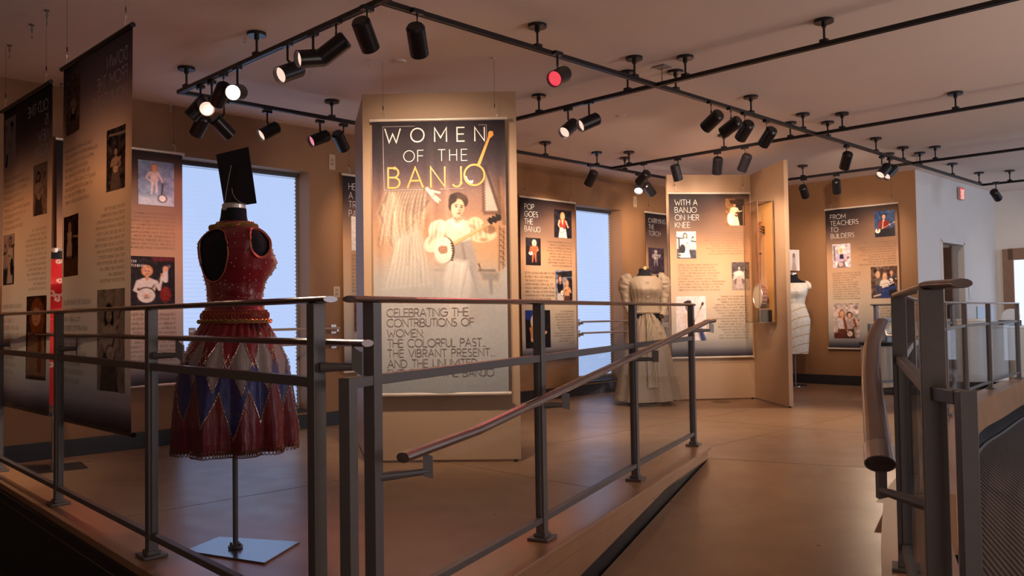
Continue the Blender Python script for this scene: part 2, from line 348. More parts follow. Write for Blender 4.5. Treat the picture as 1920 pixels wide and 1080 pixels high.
# doors in the white walls
dm = (DW[0]+DW[1])/2; dw = (DW[1]-DW[0]).length
b = MB()
for e in (DW[0], DW[1]): b.box(e+Vector((0, 0, 1.04))+B*.06, (.06, .17, 2.12), A, B)
b.box(dm+Vector((0, 0, 2.09))+B*.06, (dw+.06, .17, .06), A, B); d1 = structure('door_1', b, M_WHITE, 'white frame of the open doorway')
b = MB(); b.box(DW[1]+B*.56+Vector((-.06, -.06, 1.02)), (.045, .86, 2.03), A, B); structure('door_leaf', b, M_DOORW, parent=d1, bevel=.003)
b = MB(); b.box(dm+B*1.2+Vector((0, 0, 1.3)), (1.9, .05, 2.7), A, B); structure('wall_passage', b, mat('passage_wall_paint', (.25, .17, .12), .7))
D2 = WW-B*.12; dB = -B
b = MB()
for s, w_ in ((.07, .16), (1.14, .16)): b.box(D2+dB*s-A*.03+Vector((0, 0, 1.03)), (w_, .06, 2.06), B, A)
b.box(D2+dB*.6-A*.03+Vector((0, 0, 1.97)), (1.06, .06, .19), B, A); b.box(D2+dB*.6-A*.03+Vector((0, 0, .12)), (1.06, .06, .22), B, A)
d2 = structure('door_2', b, M_DOORW, 'brown wooden door with a tall daylit glass panel', bevel=.004)
b = MB(); b.box(D2+dB*.6-A*.02+Vector((0, 0, 1.05)), (.94, .02, 1.66), B, A); structure('door_glass', b, M_DAY, parent=d2)
b = MB(); b.box(D2+dB*.16-A*.09+Vector((0, 0, 1.0)), (.02, .02, .14), B, A); b.box(D2+dB*.16-A*.07+Vector((0, 0, 1.0)), (.02, .05, .02), B, A); structure('door_handle', b, M_SILVER, parent=d2)

# ---------------------------------------------------------------- guard rails
OV = [(.026*math.cos(2*PI*k/12), .011*math.sin(2*PI*k/12)) for k in range(12)]
def guard(name, label, posts, ext=(.1, .1), curb=.085, top=1.155, glass=True, endbars=(0, 0), group=None, footz=None, railm=None, across=.042, d0o=None):
    t = thing(name, label, 'railing', posts[0], 0, 'guard rails'); ps = [Vector(p) for p in posts]
    for i, p in enumerate(ps):
        d = (ps[min(i+1, len(ps)-1)]-ps[max(i-1, 0)]).normalized(); nn = Vector((d.y, -d.x, 0)); z0 = curb if footz is None else footz
        b = MB(); b.box(p+Vector((0, 0, (z0+top-.01)/2)), (.045, across, top-.01-z0), d, nn); b.build('post', M_METAL, t, bevel=.002, world=True)
        b = MB(); b.box(p+Vector((0, 0, z0+.008)), (.115, .10, .012), d, nn); b.box(p+Vector((0, 0, z0+.022)), (.066, .056, .016), d, nn); b.build('base_plate', M_METAL, t, bevel=.002, world=True)
    d0 = (ps[0]-ps[1]).normalized(); d1 = (ps[-1]-ps[-2]).normalized()
    if d0o: d0 = Vector(d0o).normalized()
    line = [ps[0]+d0*ext[0]]+ps[:]+[ps[-1]+d1*ext[1]]
    b = MB(); b.sweep([p+Vector((0, 0, top)) for p in line], OV); b.build('top_rail', railm or M_RAIL, t, smooth=False, world=True, bevel=.001)
    for i, (p, q) in enumerate(zip(ps[:-1], ps[1:])):
        d = (q-p).normalized(); a = p+d*.022; c = q-d*.022; nn = Vector((d.y, -d.x, 0))
        b = MB(); b.bar(a+Vector((0, 0, .90)), c+Vector((0, 0, .90)), .03, .032); b.build('middle_rail', M_METAL, t, world=True, bevel=.002)
        b = MB(); b.bar(a+Vector((0, 0, .175)), c+Vector((0, 0, .175)), .03, .026); b.build('bottom_rail', M_METAL, t, world=True, bevel=.002)
        if glass:
            b = MB(); b.box((a+c)/2+Vector((0, 0, .537)), ((c-a).length-.004, .008, .70), d, nn); b.build('glass_pane', M_GLASS, t, world=True)
            for e, sg in ((a, 1), (c, -1)):
                b = MB(); b.box(e+d*sg*.005+Vector((0, 0, .537)), (.010, .018, .69), d, nn); b.build('glazing_strip', M_METAL, t, world=True)
    for k, e in enumerate(endbars):
        if not e: continue
        p = ps[0] if k == 0 else ps[-1]; dd = d0 if k == 0 else d1; nn = Vector((dd.y, -dd.x, 0)); g = p+dd*e
        b = MB(); b.box(g+Vector((0, 0, .44)), (.042 if across < .05 else .026, .040, .952), dd, nn); b.build('end_bar', M_METAL, t, world=True, bevel=.002)
        b = MB(); b.bar(p+dd*.02+Vector((0, 0, .90)), g-dd*.018+Vector((0, 0, .90)), .036, .032); b.build('end_link', M_METAL, t, world=True, bevel=.002)
    return t
def handrail(t, pts, brk, prof=None, m=None, label=None):
    b = MB(); b.sweep(pts, prof or [(.024*math.cos(2*PI*k/12), .017*math.sin(2*PI*k/12)) for k in range(12)])
    o = b.build('handrail', m or M_RAIL, t, smooth=False, world=True, bevel=.001)
    if label: o['label'] = label
    for p, q in brk:                                                            # p on the rail, q on the post
        p = Vector(p); q = Vector(q); b = MB(); lo = Vector((p.x, p.y, p.z-.075))
        b.box((p+lo)/2+Vector((0, 0, -.008)), (.036, .022, .07), (q-lo).normalized()); b.cyl(lo+Vector((0, 0, .012)), Vector((q.x, q.y, lo.z+.012)), .010, .016, 12)
        b.build('handrail_bracket', M_METAL, t, world=True)
GL = [(-.61, 2.65, 0), (-1.565, 3.70, 0), (-2.54, 4.78, 0), (-3.52, 5.86, 0), (-4.5, 6.94, 0)]
gl = guard('guard_rail', 'metal and glass guard rail on the left platform edge, before the stage dress', GL, (.09, .0), railm=M_RAIL)
ln = Vector((.67, -.74, 0)).normalized(); li = Vector((.74, .67, 0)).normalized()*.085
hp = [Vector(GL[4])+li+Vector((0, 0, 1.02)), Vector(GL[0])+li+ln*.16+Vector((0, 0, 1.02))]
hp = [hp[0]+(hp[1]-hp[0])*k/6 for k in range(7)]
handrail(gl, hp, [(Vector(p)+li+ln*.10+Vector((0, 0, 1.01)), Vector(p)+ln*.03+Vector((0, 0, 1.01))) for p in GL[:4]], [(.022*math.cos(2*PI*k/12), .012*math.sin(2*PI*k/12)) for k in range(12)])
GR = [(-.445, 2.71, 0), (.12, 3.89, 0), (.735, 5.22, 0), (1.365, 6.53, 0)]
gr = guard('guard_rail', 'grey metal and glass guard rail running up the left side of the ramp', GR, (.12, .06), endbars=(.13, 0))
rs = RN*.105
def onr(t, z): p = Vector((.12, 3.89, 0))+RD*t+rs; return Vector((p.x, p.y, z))
hp = [onr(-1.30, .660), onr(-.80, .682), onr(-.78, .684), onr(2.75, 1.010), onr(2.88, 1.025), onr(3.12, 1.030)]
handrail(gr, hp, [(onr(-1.15, .655), Vector(GR[0])+Vector((0, 0, .65))), (onr(.05, .75), Vector(GR[1])+Vector((0, 0, .7))), (onr(1.5, .88), Vector(GR[2])+Vector((0, 0, .8))), (onr(3.05, 1.02), Vector(GR[3])+Vector((0, 0, 1)))])
GP = [(.995, 2.03, 0), (1.52, 3.36, 0), (2.21, 4.75, 0), (3.08, 6.35, 0), (4.09, 8.1, 0), (5.08, 9.6, 0), (5.95, 10.68, 0), (7.18, 12.15, 0)]
gp = guard('guard_rail', 'metal and glass guard rail curving along the right side of the ramp', GP, (.13, .1), endbars=(.13, 0), across=.054, d0o=(.06, -1, 0))
crp = smooth([(.945, 2.22), (1.13, 2.68), (1.41, 3.37), (1.72, 4.08), (2.04, 4.72)], 8)
cr = [Vector((p.x, p.y, float(np.interp(p.y, [2.22, 2.68, 3.37, 4.08, 4.72], [.70, .752, .85, .95, 1.03])))) for p in crp]
OVR = [(.036*math.cos(2*PI*k/20), .021*math.sin(2*PI*k/20)) for k in range(20)]
handrail(gp, cr, [((.955, 2.24, .69), (.995, 2.05, .68)), ((1.40, 3.37, .84), (1.50, 3.37, .84))], OVR, mat('bronze_brown_rail', (.16, .095, .075), .3, .6), 'curved bronze handrail')
b = MB(); b.sweep(cr[:4], [(x*1.08, y*1.08) for x, y in OVR]); o = b.build('handrail_sleeve', M_RAIL, gp, world=True); o['label'] = 'bright metal end sleeve'
GF = [(4.62, 10.85, 0), (5.95, 11.55, 0)]
guard('guard_rail', 'short grey metal guard rail in front of the teachers and builders banner', GF, (.08, .08), endbars=(.12, 0), footz=0)
# the rails across the windows
for i, (x0, x1, z0, z1) in enumerate(wins):
    p = wl(x0-.02+.08*(i == 0)); q = wl(x1+.20); t = thing('window_rail', ('slim silver double rail across the window behind the red and blue stage dress', 'slim silver double rail across the window behind the cream gown')[i], 'railing', p)
    for z in (.99, .84):
        b = MB(); b.tube([p-B*.09+Vector((0, 0, z)), q-B*.09+Vector((0, 0, z))], .013, 10); b.build('rail', M_SILVER, t, world=True)
        for s in (p+A*.02, q-A*.02):
            b = MB(); b.box(s-B*.05+Vector((0, 0, z-.02)), (.022, .09, .03), A, B); b.box(s-B*.012+Vector((0, 0, z-.01)), (.06, .012, .09), A, B); b.build('wall_bracket', M_SILVER, t, world=True)

# ---------------------------------------------------------------- lighting tracks
TZ = 2.86
def track(label, p, q, cans):
    p = Vector((*p, TZ)); q = Vector((*q, TZ)); d = (q-p).normalized()
    t = thing('light_track', label, 'track', p, 0, 'black lighting tracks under the ceiling')
    b = MB(); b.bar(p, q, .034, .020, .034); b.box((p+q)/2+Vector((0, 0, -.013)), ((q-p).length+.03, .008, .01), d, Vector((-d.y, d.x, 0))*1)
    for sg in (-1, 1): b.box((p+q)/2+Vector((-d.y, d.x, 0))*sg*.014+Vector((0, 0, -.013)), ((q-p).length+.03, .006, .012), d, Vector((-d.y, d.x, 0)))
    b.build('rail', M_BLACK, t, world=True)
    for c in cans:
        c = p+d*c
        b = MB(); b.cyl((c.x, c.y, H-.022), (c.x, c.y, H), .064, .064, 28); cano = b.build('canopy', M_BLACK, t, world=True, bevel=.003)
        b = MB(); b.cyl((c.x, c.y, TZ+.012), (c.x, c.y, H-.02), .008, .008, 10); b.cyl((c.x, c.y, H-.05), (c.x, c.y, H-.02), .016, .016, 12); b.box((c.x, c.y, TZ+.017), (.05, .044, .022), d, Vector((-d.y, d.x, 0))); b.build('stem', M_BLACK, cano, world=True)
    return t
def AB(k, s):      # intersection of the A line y-x=k and the B line x+y=s
    return ((s-k)/2, (s+k)/2)
kA1, kA2 = 5.41, 9.07; sB = [3.99, 7.68, 11.52, 15.12, 18.93]
a_b = [AB(kA1, s) for s in sB]
def dist(p, q): return math.hypot(p[0]-q[0], p[1]-q[1])
g = .27
pA1 = (-.705, 4.705)
dA = [dist(pA1, AB(kA1, s)) for s in sB]
track('long black lighting track from top centre to the exit sign, crossing the others', pA1, AB(kA1, sB[4]), [1.27, dA[1]-g, dA[1]+g, 4.05, dA[2]-g, dA[2]+g, 6.8, dA[3]-g, dA[3]+g, 9.3, dA[4]-.15])
pB0 = (-2.54, 6.53); L0 = dist(pB0, (-.1, 4.09))
track('short black lighting track above the red and blue stage dress', pB0, (-.1, 4.09), [.12, 1.2])
track('black lighting track along the window wall above the pop banner', (-2.54, 6.53), AB(kA2, sB[3]), [1.37, 3.2, 4.15, dist((-2.54, 6.53), AB(kA2, sB[2]))-g, dist((-2.54, 6.53), AB(kA2, sB[2]))+g])
for k, (lab, ex, cans) in enumerate([('black lighting track above the large title banner, rising to the upper right corner', 6.0, (1.35,)),
        ('black lighting track above the glass display case, second from the far end', 6.0, (2.75, )), ('black lighting track in front of the teachers and builders banner', 6.2, (1.2,))]):
    s = sB[k+1]; p = AB(kA2, s); L = dist(p, AB(kA1, s)); q = (p[0]+ex*.7071*1.15, p[1]-ex*.7071*1.15)
    cs = [L-g, L+g]+([L+1.35] if k == 0 else [L+1.3] if k == 1 else []) + ([1.35] if k == 0 else [g, 1.55] if k == 1 else [1.2])
    track(lab, p, q, cs)
pB4 = AB(kA1, sB[4]); track('black lighting track turning right from the far end above the brown door', pB4, (pB4[0]+3.2, pB4[1]-3.2), [.35])

# ---------------------------------------------------------------- spotlights:  attach px, back px, front px, lamp kind, power, label
HEADS = [
 ((376, 161), (385, 184), (356, 221), 'lit', 14, 'black spotlight at the left end of the short track, mouth down to the left'),
 ((397, 152), (372, 190), (391, 209), 'lit', 14, 'black spotlight behind the leftmost one, its round lens turned to the right'),
 ((385, 184), (385, 222), (361, 247), 'off', 6, 'black spotlight hanging lowest in the left cluster, mouth down'),
 ((420, 188), (404, 222), (428, 254), 'off', 6, 'greyish spotlight of the left cluster, tilted down to the right'),
 ((445, 125), (443, 166), (444, 180), 'glare', 9, 'brightest spotlight, glaring straight at the viewer'),
 ((419, 138), (424, 166), (402, 188), 'off', 6, 'black spotlight just left of the glaring one'),
 ((539, 80), (560, 122), (531, 147), 'lit', 22, 'black spotlight with a glowing lens, left of three at top left'),
 ((587, 61), (606, 103), (561, 116), 'lit', 22, 'black spotlight with a red sheen on its side, middle of three at top left'),
 ((630, 38), (650, 76), (600, 106), 'rim', 16, 'large black spotlight, right of three at top left'),
 ((688, 12), (676, 42), (692, 88), 'rim', 36, 'black spotlight aimed at the title banner from its upper left'),
 ((782, 18), (780, 55), (785, 96), 'rim', 36, 'black spotlight hanging straight down above the title banner'),
 ((1045, 97), (1062, 132), (1039, 154), 'red', 15, 'spotlight glowing red inside, right of the title banner top'),
 ((501, 207), (518, 235), (493, 257), 'lit', 20, 'black spotlight on the window wall track above the black card'),
 ((600, 225), (612, 251), (585, 268), 'pink', 14, 'spotlight with a pink lens left of the title panel'),
 ((644, 232), (631, 250), (643, 279), 'rim', 16, 'black spotlight touching the pink one, pointing down'),
 ((1065, 203), (1079, 228), (1057, 252), 'lit', 18, 'left one of the two spotlights right of the title panel top'),
 ((1104, 190), (1122, 220), (1087, 238), 'lit', 32, 'right one of the two spotlights right of the title panel top'),
 ((1107, 309), (1114, 321), (1104, 347), 'off', 42, 'small black spotlight above the pop banner'),
 ((1333, 190), (1352, 217), (1321, 236), 'rim', 14, 'leftmost of the four black spotlights above the glass display case'),
 ((1370, 202), (1385, 226), (1356, 249), 'rim', 14, 'second from left of the four spotlights above the glass display case'),
 ((1396, 211), (1405, 231), (1388, 259), 'off', 38, 'third from left of the four spotlights above the glass display case'),
 ((1437, 225), (1449, 243), (1431, 271), 'off', 30, 'rightmost of the four spotlights above the glass display case'),
 ((1207, 306), (1217, 325), (1194, 341), 'off', 24, 'upper spotlight of the cluster above the torch banner'),
 ((1197, 326), (1202, 341), (1196, 360), 'glare2', 12, 'lit lower left spotlight of the cluster above the torch banner'),
 ((1214, 330), (1208, 345), (1228, 364), 'off', 44, 'lower right spotlight of the cluster above the torch banner'),
 ((1271, 297), (1258, 311), (1276, 336), 'off', 16, 'spotlight just left of the vertical one above the with a banjo banner'),
 ((1345, 285), (1345, 293), (1345, 328), 'off', 36, 'spotlight hanging exactly vertical above the with a banjo banner'),
 ((1396, 275), (1405, 292), (1388, 318), 'off', 34, 'spotlight just right of the vertical one above the with a banjo banner'),
 ((1587, 273), (1590, 286), (1582, 316), 'off', 40, 'lone black spotlight high above the teachers banner'),
 ((1653, 293), (1668, 310), (1648, 330), 'lit', 30, 'left spotlight of the overlapping pair near the white wall'),
 ((1668, 297), (1680, 313), (1659, 332), 'lit', 34, 'right spotlight of the overlapping pair near the white wall'),
 ((1507, 335), (1500, 351), (1515, 367), 'off', 16, 'small black spotlight above the white sequined dress, tilted right'),
 ((1568, 327), (1567, 337), (1570, 362), 'off', 26, 'small black spotlight just above the teachers banner'),
 ((1867, 341), (1858, 359), (1876, 372), 'off', 8, 'rightmost black spotlight above the brown door'),
]
LM = {'lit': M_LAMP, 'glare': M_LAMPW, 'glare2': M_LAMPW, 'rim': M_LAMP, 'red': M_LAMPR, 'pink': M_LAMPP, 'off': M_LAMP}
R_H, L_H = .054, .185
LAMP_GAIN = 4.3
b2c = (-2.35, 4.7, 1.35); b1c = (-3.2, 5.65, 1.45)
TGT = {11: (-1.2, 3.1, 0), 0: b1c, 2: (-3.3, 7.25, 1.7), 3: (-1.5, 9.0, 1.9), 5: (-3.3, 7.25, 1.8), 6: b1c, 8: b2c, 9: (-.6, 6.4, 1.75), 10: (-.5, 6.4, 1.45), 12: (-3.3, 6.3, 1.4), 13: (-3.2, 7.3, 1.6), 14: (-1.3, 9.3, 1.7),
 15: (1.2, 8.6, 0), 16: (.3, 8.5, 0), 17: (.45, 11.05, 2.0), 18: (1.6, 10.3, 1.2), 19: (.5, 11.0, 1.9), 20: (2.5, 10.7, 2.0), 21: (2.6, 10.7, 1.7), 22: (2.3, 12.8, 2.0), 23: (.6, 11.2, 1.8), 24: (2.2, 12.8, 2.0), 25: (1.6, 10.3, 1.4), 26: (2.4, 10.7, 2.0), 27: (3.0, 10.3, 1.7),
 28: (5.05, 12.3, 2.0), 29: (2.6, 8.6, 0), 30: (3.0, 7.9, 0), 31: (4.3, 12.9, 1.6), 32: (5.05, 12.3, 1.9), 33: (8.5, 13.8, 1.5)}
for i, (at, bk, fr, kind, pw, lab) in enumerate(HEADS):
    a = pz(*at, TZ-.02); away = -1 if kind in ('lit', 'glare', 'glare2', 'red', 'pink') else 1
    D = a.length
    pb = ray(*bk); pf = ray(*fr); t0 = a.y/pb.y
    vb = pb*t0; dx = (pf-pb)*t0; lat = min(math.hypot(dx.x, dx.z), L_H*.985)
    if math.hypot(dx.x, dx.z) > 1e-6:
        k = lat/math.hypot(dx.x, dx.z)
    ax = Vector((dx.x*k, away*math.sqrt(max(L_H**2-lat**2, 0)), dx.z*k)).normalized()
    cx = (pb+pf)*(.5*t0); c = Vector((cx.x, a.y, cx.z+EYE))
    c += Vector((a.x-c.x, 0, 0))*.25
    tg = TGT.get(i)
    if tg and kind in ('off', 'rim'): ax = (ax+(Vector(tg)-c).normalized()*.7).normalized()
    t = thing('track_spotlight', lab, 'spotlight', a, 0, 'track spotlights')
    d_tr = A if True else B
    b = MB(); b.box(a+Vector((0, 0, -.012)), (.075, .036, .024), A if i in range(9, 12) or 17 <= i <= 21 or i in (12, 13, 14, 3, 23, 24, 28, 29, 30) else B, B if i in range(9, 12) or 17 <= i <= 21 or i in (12, 13, 14, 3, 23, 24, 28, 29, 30) else A)
    b.build('track_adapter', M_BLACK, t, world=True)
    piv = c-ax*.04; top = a+Vector((0, 0, -.02))
    b = MB(); b.tube([top, Vector((top.x, top.y, max(piv.z+.05, top.z-.09))), piv+Vector((0, 0, .02))], .008, 8); b.build('stem', M_BLACK, t, world=True)
    q = ax.to_track_quat('Z', 'Y'); mw = Matrix.Translation(c)@q.to_matrix().to_4x4()
    b = MB(); prof = [(.001, -L_H/2), (R_H*.8, -L_H/2), (R_H, -L_H/2+.014), (R_H, L_H/2), (R_H*.93, L_H/2), (R_H*.90, L_H/2-.05), (.001, L_H/2-.055)]
    b.lathe(prof, 32); b.v = [tuple(mw@Vector(v)) for v in b.v]; o = b.build('housing', M_BLACK, t, world=True, smooth=True)
    m_ = o.modifiers.new('edge', 'EDGE_SPLIT'); m_.split_angle = .6
    b = MB(); b.lathe([(.001, L_H/2-.020), (R_H*.55, L_H/2-.022), (R_H*.915, L_H/2-.026)], 32); b.v = [tuple(mw@Vector(v)) for v in b.v]; b.build('lens', LM[kind], o, world=True)
    l = bpy.data.lights.new('lamp', 'SPOT'); l.energy = pw*LAMP_GAIN; l.color = {'red': (1, .18, .2), 'pink': (1, .42, .42)}.get(kind, (1, .72, .50)); l.spot_size = math.radians(78 if i in (9, 10) else 66); l.spot_blend = .9; l.shadow_soft_size = .035
    lo = bpy.data.objects.new('lamp', l); COL.objects.link(lo); lo.parent = t; lo.matrix_parent_inverse = t.matrix_basis.inverted()
    lo.location = c+ax*(L_H/2+.035); lo.rotation_euler = ((Vector(tg)-lo.location) if tg else ax).to_track_quat('-Z', 'Y').to_euler()

# ---------------------------------------------------------------- a thin geometric stroke alphabet
def arc(cx, cy, rx, ry, a0, a1, n=7):
    return [(cx+rx*math.cos(math.radians(a0+(a1-a0)*k/n)), cy+ry*math.sin(math.radians(a0+(a1-a0)*k/n))) for k in range(n+1)]
G = {
 'A': (.78, [[(0, 0), (.39, 1), (.78, 0)], [(.14, .34), (.64, .34)]]),
 'B': (.58, [[(0, 0), (0, 1), (.3, 1)]+arc(.3, .76, .22, .24, 90, -90, 6)+[(0, .52)], [(.3, .52)]+arc(.31, .26, .27, .26, 90, -90, 6)+[(0, 0)]]),
 'C': (.82, [arc(.48, .5, .48, .5, 48, 312, 12)]),
 'D': (.70, [[(0, 0), (0, 1), (.22, 1)]+arc(.22, .5, .48, .5, 90, -90, 9)+[(0, 0)]]),
 'E': (.52, [[(.52, 1), (0, 1), (0, 0), (.52, 0)], [(0, .52), (.47, .52)]]),
 'F': (.50, [[(.50, 1), (0, 1), (0, 0)], [(0, .50), (.45, .50)]]),
 'G': (.90, [arc(.48, .5, .48, .5, 48, 360, 14)+[(.52, .5)]]),
 'H': (.64, [[(0, 0), (0, 1)], [(.64, 0), (.64, 1)], [(0, .52), (.64, .52)]]),
 'I': (.0, [[(0, 0), (0, 1)]]),
 'J': (.42, [[(.42, 1), (.42, .22)]+arc(.2, .22, .22, .22, 0, -150, 6)]),
 'K': (.58, [[(0, 0), (0, 1)], [(.54, 1), (0, .42)], [(.16, .58), (.58, 0)]]),
 'L': (.46, [[(0, 1), (0, 0), (.46, 0)]]),
 'M': (.86, [[(0, 0), (.0, 1), (.43, .28), (.86, 1), (.86, 0)]]),
 'N': (.70, [[(0, 0), (0, 1), (.70, 0), (.70, 1)]]),
 'O': (.98, [arc(.49, .5, .49, .5, 0, 360, 16)]),
 'P': (.54, [[(0, 0), (0, 1), (.28, 1)]+arc(.28, .74, .26, .26, 90, -90, 6)+[(0, .48)]]),
 'Q': (.98, [arc(.49, .5, .49, .5, 0, 360, 16), [(.6, .25), (.95, -.02)]]),
 'R': (.56, [[(0, 0), (0, 1), (.28, 1)]+arc(.28, .74, .26, .26, 90, -90, 6)+[(0, .48)], [(.26, .48), (.56, 0)]]),
 'S': (.50, [arc(.25, .76, .23, .24, 45, 270, 7)+arc(.25, .26, .25, .26, 90, -140, 7)]),
 'T': (.60, [[(0, 1), (.60, 1)], [(.30, 1), (.30, 0)]]),
 'U': (.62, [[(0, 1), (0, .31)]+arc(.31, .31, .31, .31, 180, 360, 8)+[(.62, 1)]]),
 'V': (.74, [[(0, 1), (.37, 0), (.74, 1)]]),
 'W': (1.12, [[(0, 1), (.30, 0), (.56, .62), (.82, 0), (1.12, 1)]]),
 'X': (.64, [[(0, 0), (.64, 1)], [(0, 1), (.64, 0)]]),
 'Y': (.66, [[(0, 1), (.33, .48), (.66, 1)], [(.33, .48), (.33, 0)]]),
 'Z': (.58, [[(0, 1), (.58, 1), (0, 0), (.58, 0)]]),
 '0': (.66, [arc(.33, .5, .33, .5, 0, 360, 12)]), '1': (.2, [[(0, .8), (.2, 1), (.2, 0)]]),
 '6': (.56, [arc(.28, .3, .28, .3, 0, 360, 10), [(.05, .42), (.36, 1)]]), '8': (.54, [arc(.27, .75, .22, .25, 0, 360, 10), arc(.27, .26, .27, .26, 0, 360, 10)]),
 '.': (.05, [[(0, 0), (.05, 0)]]), ':': (.05, [[(0, 0), (.05, 0)], [(0, .55), (.05, .55)]]), ',': (.06, [[(.06, .08), (0, -.14)]]),
 "'": (.05, [[(.02, 1), (.0, .8)]]), '-': (.3, [[(0, .48), (.3, .48)]]), '"': (.2, [[(0, 1), (0, .8)], [(.15, 1), (.15, .8)]]), '(': (.2, [arc(.45, .5, .4, .6, 130, 230, 5)]), ')': (.2, [arc(-.25, .5, .4, .6, 50, -50, 5)]),
}
SP = .19
def textwidth(s, track=SP):
    return sum((.5 if c == ' ' else G[c][0]+track) for c in s)-track
def strokes(lines, th):
    "lines: list of (text, x, y_baseline, height, width or None, align) -> quads in the print plane"
    V = []; Fc = []
    for s, x, y, h, w, al in lines:
        tr = SP
        if w:
            n = sum(c != ' ' for c in s)-1; base = sum((.5 if c == ' ' else G[c][0]) for c in s); tr = (w/h-base)/max(n, 1)
            if tr < .1: sx = (w/h)/(base+.16*n); tr = .16
            else: sx = 1
        else: sx = 1
        tw = sum((.5 if c == ' ' else G[c][0]+tr) for c in s)-tr
        x0 = x-(tw*h*sx if al == 'r' else tw*h*sx/2 if al == 'c' else 0)
        for c in s:
            if c == ' ': x0 += .5*h*sx; continue
            gw, ps = G[c]
            for pl in ps:
                P = [Vector((x0+a*h*sx, y+bb*h)) for a, bb in pl]
                if len(P) < 2: continue
                hw = th*h/2; b0 = len(V)
                for i, p in enumerate(P):
                    d1 = (P[i]-P[i-1]).normalized() if i else None; d2 = (P[i+1]-P[i]).normalized() if i < len(P)-1 else None
                    d = (d1+d2) if (d1 and d2) else (d1 or d2)
                    if d.length < .3: d = Vector((-d1.y, d1.x))
                    d.normalize(); nn = Vector((-d.y, d.x)); m = hw
                    if d1 and d2: m = hw/max(abs(nn.dot(Vector((-d1.y, d1.x)))), .45)
                    e = (d*hw*.6 if not d2 else (-d*hw*.6 if not d1 else Vector((0, 0))))
                    V += [p+nn*m+e, p-nn*m+e]
                for i in range(len(P)-1): k = b0+2*i; Fc.append((k, k+1, k+3, k+2))
            x0 += (gw+tr)*h*sx
    return V, Fc

# ---------------------------------------------------------------- painting of flat prints on a fine vertex grid
class Cv:
    def __init__(s, w, h, col=(0, 0, 0), nx=None):
        s.w, s.h = w, h; s.X, s.Y = np.meshgrid(np.linspace(0, 1, w), np.linspace(0, h/w, h)); s.px = 1/w     # x 0..1, y down 0..h/w
        s.im = np.zeros((h, w, 3)); s.im[:] = col
    def put(s, sd, col, soft=1, a=1):
        m = np.clip(.5-sd/(s.px*soft), 0, 1)*a; s.im = s.im*(1-m[..., None])+np.asarray(col)*m[..., None]; return s
    def ell(s, cx, cy, rx, ry, col, rot=0, soft=1, a=1):
        c, q = math.cos(math.radians(rot)), math.sin(math.radians(rot)); x = (s.X-cx)*c+(s.Y-cy)*q; y = -(s.X-cx)*q+(s.Y-cy)*c
        r = np.sqrt((x/rx)**2+(y/ry)**2); return s.put((r-1)*min(rx, ry), col, soft, a)
    def line(s, x0, y0, x1, y1, w, col, soft=1, a=1, w1=None):
        dx, dy = x1-x0, y1-y0; t = np.clip(((s.X-x0)*dx+(s.Y-y0)*dy)/(dx*dx+dy*dy+1e-9), 0, 1)
        ww = w if w1 is None else w+(w1-w)*t
        return s.put(np.hypot(s.X-x0-t*dx, s.Y-y0-t*dy)-ww/2, col, soft, a)
    def poly(s, pts, col, soft=1, a=1):
        ins = np.zeros_like(s.X, bool); dm = np.full_like(s.X, 9.)
        for (x0, y0), (x1, y1) in zip(pts, pts[1:]+pts[:1]):
            dx, dy = x1-x0, y1-y0; t = np.clip(((s.X-x0)*dx+(s.Y-y0)*dy)/(dx*dx+dy*dy+1e-9), 0, 1); dm = np.minimum(dm, np.hypot(s.X-x0-t*dx, s.Y-y0-t*dy))
            if abs(dy) > 1e-9: c = ((y0 > s.Y) != (y1 > s.Y)) & (s.X < dx*(s.Y-y0)/dy+x0); ins ^= c
        return s.put(np.where(ins, -dm, dm), col, soft, a)
    def grad(s, stops):
        v = s.Y/s.Y.max(); ys = [p for p, c in stops]
        for k in range(3): s.im[..., k] = np.interp(v, ys, [c[k] for p, c in stops])
        return s
    def noise(s, amp, cell=6):
        g_ = np.random.randn(s.h//cell+2, s.w//cell+2); yy = np.linspace(0, g_.shape[0]-1.01, s.h); xx = np.linspace(0, g_.shape[1]-1.01, s.w)
        yi, xi = yy.astype(int), xx.astype(int); fy, fx = (yy-yi)[:, None], (xx-xi)[None]
        n = (g_[yi][:, xi]*(1-fy)+g_[yi+1][:, xi]*fy)*(1-fx)+(g_[yi][:, xi+1]*(1-fy)+g_[yi+1][:, xi+1]*fy)*fx
        s.im = np.clip(s.im+amp*n[..., None], 0, 1); return s
def banjo(c, hx, hy, r, nx, ny, headc=(.95, .93, .9), rim=(.25, .15, .1), neck=(.25, .14, .08), w=.035):
    c.line(hx, hy, nx, ny, w, neck, w1=w*.7); c.ell(nx, ny, w*1.1, w*1.6, neck, math.degrees(math.atan2(ny-hy, nx-hx))+90)
    c.ell(hx, hy, r*1.13, r*1.13, rim); c.ell(hx, hy, r, r, headc); c.line(hx-r*.25, hy+r*.35, hx+r*.3, hy+r*.28, .012, rim)
